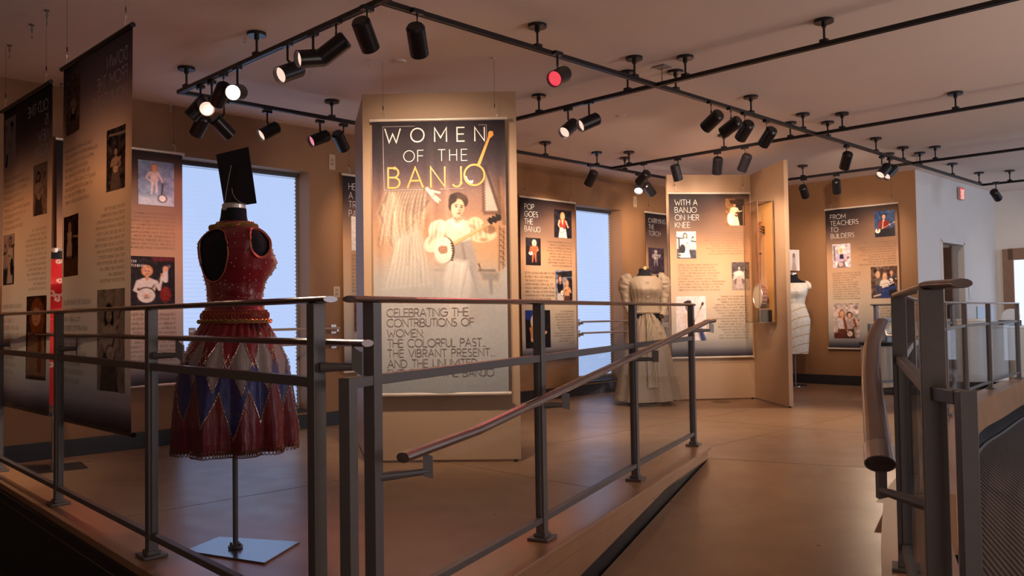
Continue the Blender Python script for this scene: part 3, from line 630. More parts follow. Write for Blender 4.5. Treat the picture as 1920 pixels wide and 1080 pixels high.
def player(c, x, y, s, hair, top, low, skin=(.9, .68, .55), long=True, bj=((-.1, 1.25), (.75, .75)), br=.30, headc=(.95, .93, .9), neck=(.25, .14, .08), arms=True, slv=None, legs=False, face=True):
    "a half or full figure; (x, y) centre of the head, s half the head height"
    slv = slv or top
    if long: c.ell(x, y+s*.5, s*1.05, s*1.9, hair, 0, 2)
    if legs:
        c.line(x-.5*s, y+s*5, x-.9*s, y+s*9.6, s*.95, low, 2, w1=s*.5); c.line(x+.5*s, y+s*5, x+.7*s, y+s*9.4, s*.95, low, 2, w1=s*.5)
    else: c.poly([(x-1.3*s, y+4.6*s), (x+1.3*s, y+4.6*s), (x+2.4*s, y+11*s), (x-2.4*s, y+11*s)], low, 2)
    c.poly([(x-1.6*s, y+1.9*s), (x-.5*s, y+1.4*s), (x+.5*s, y+1.4*s), (x+1.6*s, y+1.9*s), (x+1.2*s, y+5*s), (x-1.2*s, y+5*s)], top, 2)
    c.line(x, y+.7*s, x, y+1.7*s, s*.6, skin, 1.5)
    c.ell(x, y, s*.98, s*1.18, hair, 0, 1.5); c.ell(x+.03*s, y+.18*s, s*.68, s*.92, skin, 0, 1.5)
    if face:
        dk = tuple(v*.45 for v in skin)
        c.ell(x-.27*s, y+.08*s, s*.13, s*.07, dk); c.ell(x+.30*s, y+.08*s, s*.13, s*.07, dk); c.ell(x+.02*s, y+.68*s, s*.22, s*.08, tuple(v*m for v, m in zip(skin, (.75, .45, .45)))); c.line(x+.02*s, y+.12*s, x+.05*s, y+.42*s, s*.09, tuple(v*.8 for v in skin))
    if bj:
        (bx, by), (nx, ny) = bj; bx, by, nx, ny = x+bx*s*3, y+by*s*3, x+nx*s*3, y+ny*s*3
        banjo(c, bx, by, br*s*3.2, nx, ny, headc, neck=neck)
        if arms:
            c.line(x-1.45*s, y+2.3*s, x-2.0*s, y+3.9*s, s*.85, slv, 1.5, w1=s*.6); c.line(x-2.0*s, y+3.9*s, bx-.1*s, by+.1*s, s*.55, slv if slv == top else skin, 1.5); c.ell(bx, by+.05*s, s*.42, s*.3, skin)
            mx, my = bx+(nx-bx)*.72, by+(ny-by)*.72; c.line(x+1.45*s, y+2.3*s, x+2.0*s, y+3.7*s, s*.8, slv, 1.5, w1=s*.55); c.line(x+2.0*s, y+3.7*s, mx, my, s*.5, slv if slv == top else skin, 1.5); c.ell(mx, my, s*.36, s*.36, skin)
BWs = (.80, .74, .70)
def photo(kind):
    W_, H_ = 64, 92
    if kind == 'red_top':
        c = Cv(W_, H_, (.08, .07, .12)).noise(.03); c.line(.0, .62, .42, .42, .012, (.35, .35, .4)); player(c, .5, .28, .13, (.82, .62, .38), (.72, .18, .14), (.75, .72, .75), bj=((-.15, 1.9), (1.15, 1.35)), slv=(.9, .68, .56)); c.poly([(.42, .5), (.58, .5), (.5, .85)], (.9, .68, .56))
    elif kind == 'coral_suit':
        c = Cv(52, 96, (.10, .07, .10)).noise(.03); player(c, .55, .30, .14, (.93, .88, .78), (.80, .36, .24), (.82, .40, .28), bj=((-.55, 1.75), (.9, 1.1)), legs=True)
    elif kind == 'couple_stage':
        c = Cv(64, 92, (.45, .47, .55)).noise(.1); c.poly([(0, .1), (1, .0), (1, .25), (.3, .3)], (.12, .12, .15)); c.ell(.85, .8, .25, .5, (.12, .12, .18)); player(c, .28, .36, .12, (.42, .18, .10), (.10, .09, .12), (.8, .75, .72), bj=None); player(c, .70, .52, .11, (.72, .48, .28), (.86, .62, .45), (.35, .2, .15), bj=((-.9, 1.3), (.5, .7)))
    elif kind == 'blonde_dark':
        c = Cv(72, 96, (.06, .05, .09)).noise(.02); c.ell(.2, .1, .4, .25, (.12, .22, .55), soft=6); player(c, .36, .34, .15, (.90, .82, .74), (.82, .55, .38), (.1, .08, .1), bj=((.4, 2.0), (1.2, .6)), slv=(.88, .62, .46)); c.ell(.05, 1.0, .15, .5, (.05, .04, .07))
    elif kind == 'sepia_plume':
        c = Cv(64, 94, (.50, .36, .22)).noise(.06); c.poly([(.5, 0), (1, 0), (1, 1.5), (.55, 1.5)], (.16, .09, .05), 8); player(c, .46, .30, .11, (.18, .10, .06), (.88, .80, .68), (.86, .78, .68), skin=(.80, .66, .50), long=False, bj=((.35, 1.7), (1.4, .9)), headc=(.35, .2, .13)); c.ell(.42, .18, .22, .12, (.22, .13, .08), 10); c.ell(.24, 1.1, .17, .34, (.93, .88, .80))
    elif kind == 'bw_street':
        c = Cv(64, 94, (.78, .76, .78)).noise(.05); c.line(0, .33, .4, .4, .06, (.2, .2, .24)); c.line(.6, .5, 1, .56, .06, (.25, .25, .28)); c.poly([(0, .95), (1, 1.0), (1, 1.5), (0, 1.5)], (.25, .24, .28), 6); c.line(.12, .4, .14, 1.2, .07, (.2, .2, .24)); player(c, .44, .22, .11, (.28, .26, .28), (.90, .88, .88), (.85, .83, .84), skin=BWs, bj=((.0, 1.6), (1.2, .3))); c.ell(.3, .95, .14, .25, (.14, .13, .16))
    elif kind == 'bw_dancer':
        c = Cv(64, 86, (.36, .32, .34)).noise(.04); c.poly([(0, .8), (1, .8), (1, 1.4), (0, 1.4)], (.62, .56, .54), 4); c.ell(.42, .78, .34, .30, (.80, .74, .72), soft=4); c.ell(.42, .93, .33, .16, (.45, .38, .38), soft=3); player(c, .42, .28, .09, (.15, .12, .13), (.82, .76, .74), (.70, .63, .62), skin=(.86, .78, .74), long=False, bj=((.1, 1.3), (1.45, .4)), headc=(.9, .85, .82)); c.ell(.4, .55, .30, .12, (.86, .80, .78), soft=3)
    elif kind == 'bw_seated':
        c = Cv(76, 100, (.86, .82, .84)).noise(.02); player(c, .42, .32, .10, (.12, .1, .12), (.84, .76, .72), (.86, .80, .77), skin=(.82, .70, .62), long=False, bj=((.35, 1.9), (1.55, -.3)), headc=(.92, .9, .88)); c.ell(.38, .2, .14, .07, (.12, .1, .14), -15); c.poly([(.72, 1.0), (.85, .95), (1, 1.3), (.84, 1.4)], (.20, .24, .42), 6)
    elif kind == 'red_shirt':
        c = Cv(64, 88, (.16, .26, .44)).noise(.05); c.poly([(.0, 1.0), (1, .9), (1, 1.5), (0, 1.5)], (.08, .06, .10), 8); player(c, .46, .30, .13, (.10, .07, .06), (.50, .11, .08), (.10, .08, .12), long=False, bj=((-.8, 1.9), (1.3, .9)), neck=(.75, .65, .55)); c.line(.42, .5, .40, .9, .05, (.8, .7, .55))
    elif kind == 'lavender_jacket':
        c = Cv(64, 88, (.80, .74, .78)).noise(.1, 8); c.line(.1, .1, .12, .9, .10, (.45, .42, .42), 4); player(c, .48, .34, .14, (.93, .85, .74), (.74, .66, .78), (.5, .45, .5), bj=((-.05, 2.0), (.9, 1.1)), headc=(.82, .70, .66)); c.poly([(.42, .6), (.60, .6), (.62, .86), (.40, .86)], (.16, .13, .22))
    elif kind == 'trio':
        c = Cv(80, 96, (.36, .26, .22)).noise(.12, 7); c.poly([(0, 1.0), (1, .95), (1, 1.3), (0, 1.3)], (.32, .23, .2), 3); player(c, .26, .28, .085, (.78, .66, .5), (.42, .36, .32), (.22, .28, .45), bj=None, legs=True); player(c, .78, .24, .08, (.45, .28, .2), (.26, .25, .30), (.12, .1, .14), bj=((-.1, 1.2), (1., .9))); player(c, .52, .36, .09, (.80, .62, .48), (.90, .84, .82), (.18, .24, .45), bj=((.2, 1.35), (1.6, .8)), headc=(.9, .85, .8)); c.line(.55, .85, .9, .80, .14, (.18, .24, .45)); c.line(.1, 1.12, .34, 1.06, .05, (.85, .82, .8))
    elif kind == 'couple_sepia':
        c = Cv(76, 104, (.74, .66, .64)).noise(.12, 7); player(c, .34, .40, .12, (.62, .42, .30), (.82, .78, .80), (.4, .2, .15), bj=None); player(c, .64, .46, .11, (.14, .10, .12), (.70, .60, .58), (.30, .18, .14), long=False, bj=((-.0, 2.2), (1.25, .3)), headc=(.88, .82, .82)); c.line(.42, .6, .50, 1.0, .09, (.50, .25, .14)); c.line(.80, .62, .88, .9, .07, (.50, .25, .14)); c.poly([(0, 1.15), (.5, 1.2), (.5, 1.4), (0, 1.4)], (.35, .15, .12), 3)
    elif kind == 'white_suit_blue':
        c = Cv(64, 92, (.52, .60, .72)).noise(.06, 10); c.poly([(0, 1.15), (1, 1.1), (1, 1.5), (0, 1.5)], (.72, .76, .82), 10); player(c, .44, .20, .09, (.78, .50, .28), (.90, .82, .80), (.92, .86, .84), bj=None, legs=True); c.line(.30, .38, .22, .56, .06, (.90, .82, .80)); c.line(.22, .56, .36, .68, .06, (.90, .82, .80)); c.line(.68, .62, .64, 1.1, .035, (.16, .12, .14)); c.ell(.66, 1.2, .13, .13, (.2, .17, .2)); c.ell(.66, 1.2, .105, .105, (.92, .92, .9)); c.line(.58, .45, .67, .66, .06, (.90, .82, .80))
    elif kind == 'white_shirt_dark':
        c = Cv(84, 104, (.11, .07, .09)).noise(.03); c.poly([(.5, 0), (1, 0), (1, .1), (.55, .12)], (.4, .1, .1), 6); c.ell(.80, .95, .12, .2, (.55, .14, .1), soft=4); player(c, .42, .36, .125, (.86, .60, .40), (.92, .89, .87), (.12, .12, .2), long=False, bj=((-.05, 1.65), (1.2, -.3)), br=.46, headc=(.93, .91, .88), neck=(.5, .4, .35)); c.line(.80, .60, .80, .34, .11, (.92, .89, .87)); c.ell(.80, .30, .06, .07, (.9, .68, .56))
    elif kind == 'blue_dress_white':
        c = Cv(56, 96, (.88, .84, .82)); player(c, .52, .22, .10, (.15, .09, .07), (.20, .25, .38), (.20, .25, .38), skin=(.50, .32, .24), long=False, bj=((-.3, 1.1), (1.2, .95))); c.poly([(.0, 1.12), (1, 1.12), (1, 2), (0, 2)], (.88, .84, .82)); c.line(.44, 1.1, .40, 1.5, .06, (.5, .32, .24)); c.line(.62, 1.1, .64, 1.5, .06, (.5, .32, .24))
    elif kind == 'blue_vest':
        c = Cv(80, 90, (.42, .24, .14)).noise(.06, 8); player(c, .55, .30, .16, (.12, .08, .07), (.16, .26, .46), (.1, .14, .3), skin=(.55, .36, .27), long=False, bj=((.2, 2.2), (1.3, .9)))
    elif kind == 'bw_guitar':
        c = Cv(56, 120, (.28, .22, .26)).noise(.04); player(c, .5, .30, .12, (.72, .66, .66), (.74, .68, .68), (.66, .60, .62), skin=(.84, .76, .74), long=False, bj=((-.15, 1.5), (1.15, .35)), headc=(.9, .85, .84), legs=True)
    elif kind == 'sepia_standing':
        c = Cv(64, 130, (.20, .13, .10)).noise(.05); c.poly([(0, 1.45), (1, 1.45), (1, 2.2), (0, 2.2)], (.42, .28, .18), 8); player(c, .62, .36, .11, (.70, .62, .56), (.80, .72, .66), (.78, .70, .66), skin=(.72, .56, .46), bj=None, legs=True); c.line(.0, .75, .35, .72, .07, (.7, .6, .52)); c.poly([(.45, .9), (.8, .9), (.84, 1.35), (.42, 1.35)], (.80, .72, .66), 3)
    elif kind == 'sepia_meadow':
        c = Cv(56, 110, (.52, .40, .32)).noise(.1, 5); player(c, .5, .62, .12, (.22, .14, .10), (.78, .66, .58), (.16, .10, .09), skin=(.72, .55, .44), long=False, bj=((0, 1.6), (.9, .9))); c.poly([(0, 1.5), (1, 1.5), (1, 2), (0, 2)], (.45, .36, .28), 10)
    elif kind == 'bw_porch':
        c = Cv(60, 120, (.26, .25, .28)).noise(.09, 6); c.poly([(0, .2), (.9, .15), (.9, .22), (0, .28)], (.75, .73, .72)); player(c, .55, .75, .12, (.18, .16, .17), (.74, .70, .68), (.5, .48, .48), skin=BWs, bj=((0, 1.6), (-.9, .3)))
    elif kind == 'bw_fiddler':
        c = Cv(60, 112, (.62, .58, .55)).noise(.05, 7); player(c, .6, .46, .14, (.10, .09, .09), (.74, .70, .67), (.34, .32, .32), skin=(.7, .64, .6), bj=((-.1, 1.7), (-1.0, -.2)), headc=(.8, .76, .73))
    else:                                                                      # 'auburn_portrait'
        c = Cv(60, 150, (.24, .17, .15)).noise(.05); c.ell(.45, .65, .34, .6, (.55, .30, .14), soft=4); c.ell(.48, .62, .20, .28, (.82, .60, .46), soft=2); c.ell(.42, .56, .03, .015, (.2, .1, .08)); c.ell(.54, .56, .03, .015, (.2, .1, .08)); c.ell(.48, .76, .05, .018, (.6, .25, .2)); c.poly([(.1, 1.2), (.9, 1.1), (1, 2.4), (0, 2.4)], (.68, .52, .42), 6); c.line(.3, 1.2, .34, 2.2, .16, (.55, .30, .14), 4)
    for _ in range(1 if c.w < 70 else 1):
        e = np.pad(c.im, ((1, 1), (1, 1), (0, 0)), 'edge'); c.im = (e[:-2, 1:-1]+e[2:, 1:-1]+e[1:-1, :-2]+e[1:-1, 2:]+2*e[1:-1, 1:-1])/6
    return c.noise(.035, 3)

BW, BH, BZ = 1.04, 2.04, .54                                                    # banner width, height, height of its lower edge
def warp(x, z, ph): return .005*math.sin(x*7+ph)+.003*math.sin(x*17+ph*2+z)-.006*math.sin(z*1.7+ph)
def grid_print(name, cv, x0, z0, w, h, yo, parent, ph=0, m=None, label=None, flip=1, bow=0):
    n, k = cv.w, cv.h; X = x0+np.linspace(0, 1, n)[None, :]*w+np.zeros((k, 1)); Z = z0+h-np.linspace(0, 1, k)[:, None]*h+np.zeros((1, n))
    Yw = .005*np.sin(X*7+ph)+.003*np.sin(X*17+ph*2+Z)-.006*np.sin(Z*1.7+ph)+yo
    if bow: Yw = Yw+bow*np.maximum(0, (BZ+.5-Z))**2*4
    me = bpy.data.meshes.new(name); co = np.stack([X*flip, Yw, Z], -1).reshape(-1, 3)
    i = np.arange(n*k).reshape(k, n); f = np.stack([i[:-1, :-1], i[1:, :-1], i[1:, 1:], i[:-1, 1:]], -1).reshape(-1, 4)
    me.vertices.add(len(co)); me.vertices.foreach_set('co', co.astype(np.float32).ravel())
    me.loops.add(f.size); me.loops.foreach_set('vertex_index', f.ravel().astype(np.int32))
    me.polygons.add(len(f)); me.polygons.foreach_set('loop_start', np.arange(0, f.size, 4, dtype=np.int32)); me.update(); me.validate()
    setcol(me, s2l(cv.im)); o = link(name, me, m or M_PRINT, parent, smooth=True)
    if label: o['label'] = label
    return o
def text_part(name, lines, th, yo, parent, m, ph=0, flip=1, label=None, bow=0):
    V, Fc = strokes(lines, th); b = MB()
    b.v = [(v.x*flip, warp(v.x, v.y, ph)+yo+(bow*max(0, BZ+.5-v.y)**2*4 if bow else 0), v.y) for v in V]; b.f = Fc
    o = b.build(name, m, parent)
    if label: o['label'] = label
    if name == 'body_lettering': o['kind'] = 'stuff'
    return o
def hook_part(t, x, z, top=H, far=False):
    b = MB(); n = 14; R = .016
    pts = [(x+R*math.cos(a), 0, z+.030+R*math.sin(a)) for a in [PI*(-.9)+k*1.25*PI/n for k in range(n+1)]]
    pts += [(x-R*.4-R*math.cos(a)*.9, 0, z+.030+R*1.9+R*math.sin(a)*.9) for a in [PI*(1.05)+(-k)*1.15*PI/n for k in range(1, n+1)]]
    b.tube(pts, .0018, 5); hk = b.build('hook', M_SILVER, t)
    b = MB(); b.cyl((x, 0, z+.075), (x, 0, top), .0009, n=5); b.cyl((x, 0, z+.088), (x, 0, z+.112), .0038, n=8); b.build('hanging_wire', M_DARK, hk)
def base_print(c, k=.75):
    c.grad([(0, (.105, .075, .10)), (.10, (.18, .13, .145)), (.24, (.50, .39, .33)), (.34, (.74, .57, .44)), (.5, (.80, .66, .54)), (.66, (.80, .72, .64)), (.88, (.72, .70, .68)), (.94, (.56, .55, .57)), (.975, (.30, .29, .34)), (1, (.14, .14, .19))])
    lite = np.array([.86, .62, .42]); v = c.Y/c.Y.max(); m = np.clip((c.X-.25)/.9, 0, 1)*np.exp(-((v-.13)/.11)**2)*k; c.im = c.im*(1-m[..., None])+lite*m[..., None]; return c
def banner(label, p, dirx, title, photos, paras, ph=0, back=False, rod=None, tw=None, extra=()):
    "p: foot of the banner's left edge as one reads it; dirx: reading direction"
    d = Vector(dirx).normalized(); rzr = math.atan2(d.y, d.x)
    t = thing('hanging_banner', label, 'banner', (p[0], p[1], 0), rzr, 'hanging exhibition banners'); sg = -1
    s2 = 1 if back else -1; bow = .0
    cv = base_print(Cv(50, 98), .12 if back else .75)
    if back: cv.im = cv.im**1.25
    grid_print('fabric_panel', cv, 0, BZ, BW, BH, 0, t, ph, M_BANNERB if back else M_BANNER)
    for z, nm in ((BZ+BH, 'top_rod'), (BZ-.006, 'bottom_rod')):
        b = MB(); b.cyl((-.012, 0, z), (BW+.012, 0, z), .0135, n=14); b.build(nm, rod or M_ROD, t)
    text_part('title_lettering', [(s, .075, BZ+BH-.062-.088-i*.094, .066, None, 'l') for i, s in enumerate(title)], .052, s2*.004, t, M_WTEXT, ph)
    for k, (u0, u1, v0, v1, kd, lab) in enumerate(photos):
        grid_print('printed_photo', photo(kd), u0*BW, BZ+BH*(1-v1), (u1-u0)*BW, BH*(v1-v0), s2*.004, t, ph, M_PRINTB if back else None, label=lab)
    L = []
    for (x, al, v0, v1, w, txt) in paras:
        n = len(txt)
        for i, s in enumerate(txt):
            y = BZ+BH*(1-v0-(v1-v0)*(i+.8)/n); h = BH*(v1-v0)/n*.52; ww = min(w*BW, textwidth(s, .3)*h)
            L.append((s, x*BW, y, h, ww if textwidth(s, .3)*h > w*BW else textwidth(s, .26)*h, al))
    text_part('body_lettering', L, .12, s2*.0045, t, M_BTEXT if back else M_TTEXT, ph)
    for tx, x, v, h in extra: text_part('caption_lettering', [(tx, x*BW, BZ+BH*(1-v), h, None, 'l')], .16, s2*.006, t, M_WTEXT, ph)
    for x in (.08, BW-.08): hook_part(t, x, BZ+BH)
    return t
P9a = ['THE BANJO WAS INTRODUCED TO AMERICAN', 'SOIL BY ENSLAVED AFRICANS IN THE 1600S,', 'AND THE BANJO EVOLVED INTO A STAPLE OF', 'WHITE BLACKFACE MINSTRELSY DURING THE MID', '1800S, BECOMING INEXTRICABLY TIED TO', 'MINSTREL AND MEDICINE SHOWS (BOTH', 'POPULAR FORMS OF ENTERTAINMENT AT THE', 'TIME). THE INSTRUMENT HAD DEVELOPED', 'QUITE A ROUGH AND TUMBLE REPUTATION.']
P9b = ['DURING THIS TIME, PUBLIC PRESENTATIONS', 'OF THE BANJO WERE LIMITED ALMOST', 'EXCLUSIVELY TO MEN. BUT AS THE LOW', 'COMEDY AND PERFORMANCE ASSOCIATED', 'WITH MINSTRELSY GAVE WAY TO A NEW', 'MOVEMENT TO LEGITIMIZE THE BANJO IN', 'AMERICA (PROPELLING THE IDEA IN PERFORMING)', 'BY THE 1880S IT FINALLY BECAME ACCEPTABLE', '-AND FASHIONABLE-FOR WOMEN TO TAKE', 'THEIR PLACE IN THE WORLD OF THE BANJO.']
P9c = ['THANKS TO WOMEN RECITAL', 'BANJOIST PERFORMERS SUCH AS', 'THERESA VAUGHN AND EDITH', 'CHRISTINA, THE BANJO BECAME AN', 'EARLY SYMBOL OF WHITE, LIBERATED', 'MIDDLE-CLASS AMERICAN WOMEN,', 'EQUALLY VISIBLE AS THEIR MALE', 'COUNTERPARTS. DURING THE', 'RENAISSANCE OF THE LATE 1800S,', 'THROUGH SOCIAL, CIVIC AND', 'COLLEGE CLUBS, WOMEN WERE', 'BREAKING INTO MALE EXCLUSIVE', 'TERRITORY, EXTRACTING THE', 'BANJO FROM THE PARLOR', 'AND TAKING LEADING ROLES IN', 'PUBLIC BANJO PERFORMANCES.']
PDa = ['ONE BANJOING ITS WAY TO THE', 'NEW BEGINNERS IN THE MOUNTAINS OF', 'APPALACHIA, IT IS ALSO ONE THAT', 'IS OFTEN THAT IT BELIES THE', 'THE GRATUITY IN THE MINDS OF', 'FEMALE COUSINS, WIDOWS, MOTHERS', 'IN THE LATE OF THE BOLDED RUN', 'MOTHER IT BE HER KEEP OF', 'SOMETIMES IN HAND AND FEET']
PDb = ['AFTER THE TURN OF THE', 'CENTURY, NONCONFORMING', 'APPALACHIAN WOMEN BANJOISTS', 'INCLUDING SAMANTHA BUMGARNER,', 'LILY MAE LEDFORD, MOLLY O\'DAY,', 'AND CYNTHIA MAE "COUSIN EMMY"', 'CARVER ALL CHOSE MUSIC AS THEIR', 'CAREER FROM TRADITIONAL MALE', 'ROLES WHILE GAINING RESPECT,', 'LEAVING THEIR ARTISTRY IN THEIR', 'EXCHANGE WHEN MUSIC WAS', 'THE BEGINNING AND', 'REPUTATION OF TRADITIONAL']
PDc = ['SHOULD BE HEARD ABOVE', 'AND OTHERS AS WELL', 'TO A GREAT AND', 'AND ARTISTIC FREEDOM', 'TO A NEW GENERATION', 'OF WOMEN IN THE', 'HILLS OF APPALACHIA', 'AND BEYOND THE', 'MOUNTAINS OF THE', 'BANJO PLAYING']
PT = ['OF COUNTLESS PERFORMERS, MANY', 'WOMEN HAVE ALSO BEEN AT THE', 'FOREFRONT OF TEACHING AND THE BANJO', 'THROUGH BOOKS, CAMPS AND LESSONS,', 'WOMEN HAVE HANDED THE TRADITION', 'ON TO A NEW GENERATION. MANY MORE', 'TOOK UP THE ART OF BUILDING', 'BANJOS BY HAND IN THE WORKSHOP', 'AND EACH HAS LEFT HER MARK', 'WITH CARE ON THE SOUND OF THE BANJO']
PT2 = ['DISCOVERING THE BEAUTY OF THE', 'INSTRUMENT IS AS A FUNDAMENTAL', 'TEACHING WOMEN OF MUSIC', 'THROUGH THE HANDS OF', 'WORK BEGUN IN THE HILLS AND', 'HOMES OF MUSIC AND JOINING', 'FESTIVALS WHERE THEY WERE', 'AND TAUGHT BEGINNERS TO PLAY', 'AND TRADITIONS FROM MASTERS', 'WHOSE SKILL HAS BROUGHT THE', 'INSTRUMENT A NEW VOICE AS', 'CONTEMPORARY BANJO MAKERS']
STD = lambda a, bb, c, e: [(.70, .945, .035, .20, *a), (.085, .325, .235, .395, *bb), (.70, .965, .43, .60, *c), (.07, .43, .645, .905, *e)]
dA_ = A; dBr = -B
# along the window wall
fp = lambda x, o=.05: Vector((x, x+10.6, 0))-B*o
banner('banner with a blonde woman in white on pale blue, left of the nearest window', fp(-3.70), dA_, ['BLUEGRASS', 'AND', 'BEYOND'],
  [(.62, .925, .045, .235, 'white_suit_blue', 'photo of a woman in white standing on pale blue'), (.52, .925, .455, .665, 'white_shirt_dark', 'photo of a player in a white shirt on black')],
  [(.93, 'r', .262, .425, .80, ['SELDOM HAS THE MUSIC FIELD BEEN', 'MORE MALE DOMINATED THAN IN THE', 'BLUEGRASS WORLD. BEGINNING WITH', 'EARLY WOMEN BANJOISTS SUCH AS', 'GLORIA BELLE AND RONI STONEMAN,', 'MANY WOMEN HAVE OVERCOME', 'MUCH OF THE GENDER BIAS OF', 'MEN, PROVING THEMSELVES EQUAL IN', 'MUSICAL AND VOCAL ABILITIES TO', 'THEIR SKILLED MALE COUNTERPARTS.']),
   (.93, 'r', .69, .905, .82, ['EVERY BLUEGRASS BANJOIST', 'OWES A DEBT OF GRATITUDE TO', 'EARL SCRUGGS. A VIBRANT', 'BLUEGRASS BANJO WORLD IS', 'POPULATED WITH WOMEN', 'PLAYERS WHO HAVE EQUALLY', 'GREAT SKILLS IN THE STYLE, WITH', 'RESPECT FOR THE PAST AND', 'WITH MODERN INNOVATION.', 'TODAY WOMEN ON THE BANJO', 'ARE SETTING EXCITING NEW'])], 0.3,
  extra=[('RONI', .545, .482, .020), ('STONEMAN', .545, .500, .020)])
banner('dark headed hanging banner partly hidden behind the left edge of the title panel', fp(-1.77), dA_, ['HEALING', 'A', 'TROUBLED', 'PAST'],
  [(.10, .40, .21, .385, 'blue_dress_white', 'photo of a woman in blue on white'), (.12, .60, .62, .80, 'blue_vest', 'photo of a person in a blue shirt')],
  [(.10, 'l', .40, .60, .6, ['WHEN A NEW WAVE OF', 'FEMALE BANJOISTS TOOK', 'OF THE BANJO AND ITS PAST', 'THEY EMBRACED THE SOUND', 'RECLAIMING WHAT WAS SO', 'OFTEN FORGOTTEN IN THE', 'BLACK HISTORY OF THE', 'MAINSTREAM BANJO AND ITS', 'BANJOISTS', 'KAIA KATER, ON THE', 'BANJO AND HER PEERS'])], 1.3)
banner('hanging banner titled with pop and banjo, right of the title panel', fp(.085), dA_, ['POP', 'GOES', 'THE', 'BANJO'],
  [(.60, .93, .055, .235, 'red_top', 'photo of a woman in a red top on black'), (.09, .34, .25, .42, 'coral_suit', 'photo of a blonde woman in coral'), (.61, .93, .445, .665, 'couple_stage', 'photo of two women on stage'), (.06, .50, .70, .935, 'blonde_dark', 'photo of a blonde woman in profile')],
  [(.93, 'r', .255, .425, .55, ['AS THE POPULAR MUSIC SCENE WAS', 'DRAWN TO THE SOUND OF THE', 'BANJO, THE INSTRUMENT MADE ITS', 'WAY ON TO THE POP CHARTS, AND', 'BEGAN TO SHOW UP IN SONGS', 'PLAYED BY THE WOMEN OF THE', 'ERA, AND THEIR WORK ON STAGE', 'HELPED BRING THE BANJO TO THE', 'EAR OF A NEW GENERATION']),
   (.07, 'l', .455, .665, .52, ['BOTH WOMEN HAD TIES TO THE', 'BEVERLY HILLS AND MUSIC ROW', 'THE BANJO SOUND IS AN', 'UNMISTAKABLE ONE IN ALL OF', 'SONGS, MAKING ITS MARK ON THE', 'AIRPLAY AS WELL AS RADIO SHOWS', 'CHANGING HOW THEY ARE HEARD', 'TO MOST OF THE LISTENERS', 'TAYLOR SWIFT AND HER BANJO']),
   (.95, 'r', .70, .925, .42, ['SINCE THE BEGINNING', 'TAYLOR AND OTHER WOMEN', 'HAVE TAKEN THE INSTRUMENT', 'TO NEW PLACES, THE BANJO', 'HAS CROSSED OVER FROM', 'COUNTRY MUSIC, AND SINCE', 'THEN THEY HAVE CARRIED', 'THE SOUND TO STAGES', 'BANJO AS ONE OF THE MOST', 'AND HAS LED TO THE BEGINNING', 'STANDARDS IN THE POP', 'WORLD WHERE ALL EARS', 'HEAR IT.'])], 2.1)
banner('narrow visible banner about carrying the torch, behind the cream gown', fp(1.945), dA_, ['CARRYING', 'THE', 'TORCH'],
  [(.05, .42, .255, .445, 'bw_guitar', 'photo of a woman with a guitar on dark grey')], [(.95, 'r', .26, .42, .42, ['IT TOOK SEVERAL', 'DECADES BEFORE', 'THE BANJO WAS', 'AGAIN HEARD IN', 'THE HANDS OF']), (.06, 'l', .46, .9, .6, ['AMERICAN FOLK MUSIC AND', 'THE REVIVAL OF THE OLD', 'SONGS WAS CARRIED ON BY', 'WOMEN WHO TOOK UP THE', 'BANJO AND SANG'])], .6)
# on the tan wall at the right
q = Vector((4.70, 12.65, 0))-A*.055
banner('hanging banner about teachers and builders on the far brown wall', q, dBr, ['FROM', 'TEACHERS', 'TO', 'BUILDERS'],
  [(.69, .965, .045, .225, 'red_shirt', 'photo of a player in a red shirt on blue'), (.09, .35, .255, .425, 'lavender_jacket', 'photo of a blonde woman in lavender'), (.62, .975, .43, .65, 'trio', 'photo of three people by a brick wall'), (.08, .44, .68, .93, 'couple_sepia', 'photo of a couple with a banjo')],
  [(.965, 'r', .25, .42, .55, PT), (.08, 'l', .455, .655, .50, PT2), (.97, 'r', .69, .90, .45, PDc+['AND MORE.'])], 2.7)
# between the guard rail and the room, seen from behind
u12 = Vector((-.708, .706, 0))
nA = Vector((-1.885, 4.235, 0)); nB = Vector((-2.83, 5.225, 0))
banner('mirrored banner about the mountains, nearest of the two seen from behind', nA, u12, ['DOWN', 'FROM THE', 'MOUNTAINS'],
  STD(('sepia_meadow', 'sepia photo of a seated player'), ('bw_porch', 'grey photo of a player on a porch'), ('sepia_standing', 'brown photo of a standing woman'), ('bw_fiddler', 'grey photo of a player')),
  [(.95, 'r', .235, .40, .55, PDa), (.08, 'l', .43, .63, .56, PDb), (.96, 'r', .66, .90, .48, PDc)], 3.1, back=True, rod=M_BLACK)
banner('leftmost banner seen from behind with mirrored title about old time', nB, u12, ['OLD-TIME', 'IS', 'NEW', 'AGAIN'],
  STD(('bw_seated', 'photo of a seated player'), ('bw_fiddler', 'grey photo of a tall player'), ('bw_street', 'photo of a player outdoors'), ('auburn_portrait', 'portrait of a woman with auburn hair')),
  [(.95, 'r', .235, .42, .55, PDa), (.08, 'l', .43, .63, .56, PDb), (.96, 'r', .66, .90, .48, PDc)], 4.0, back=True, rod=M_BLACK)

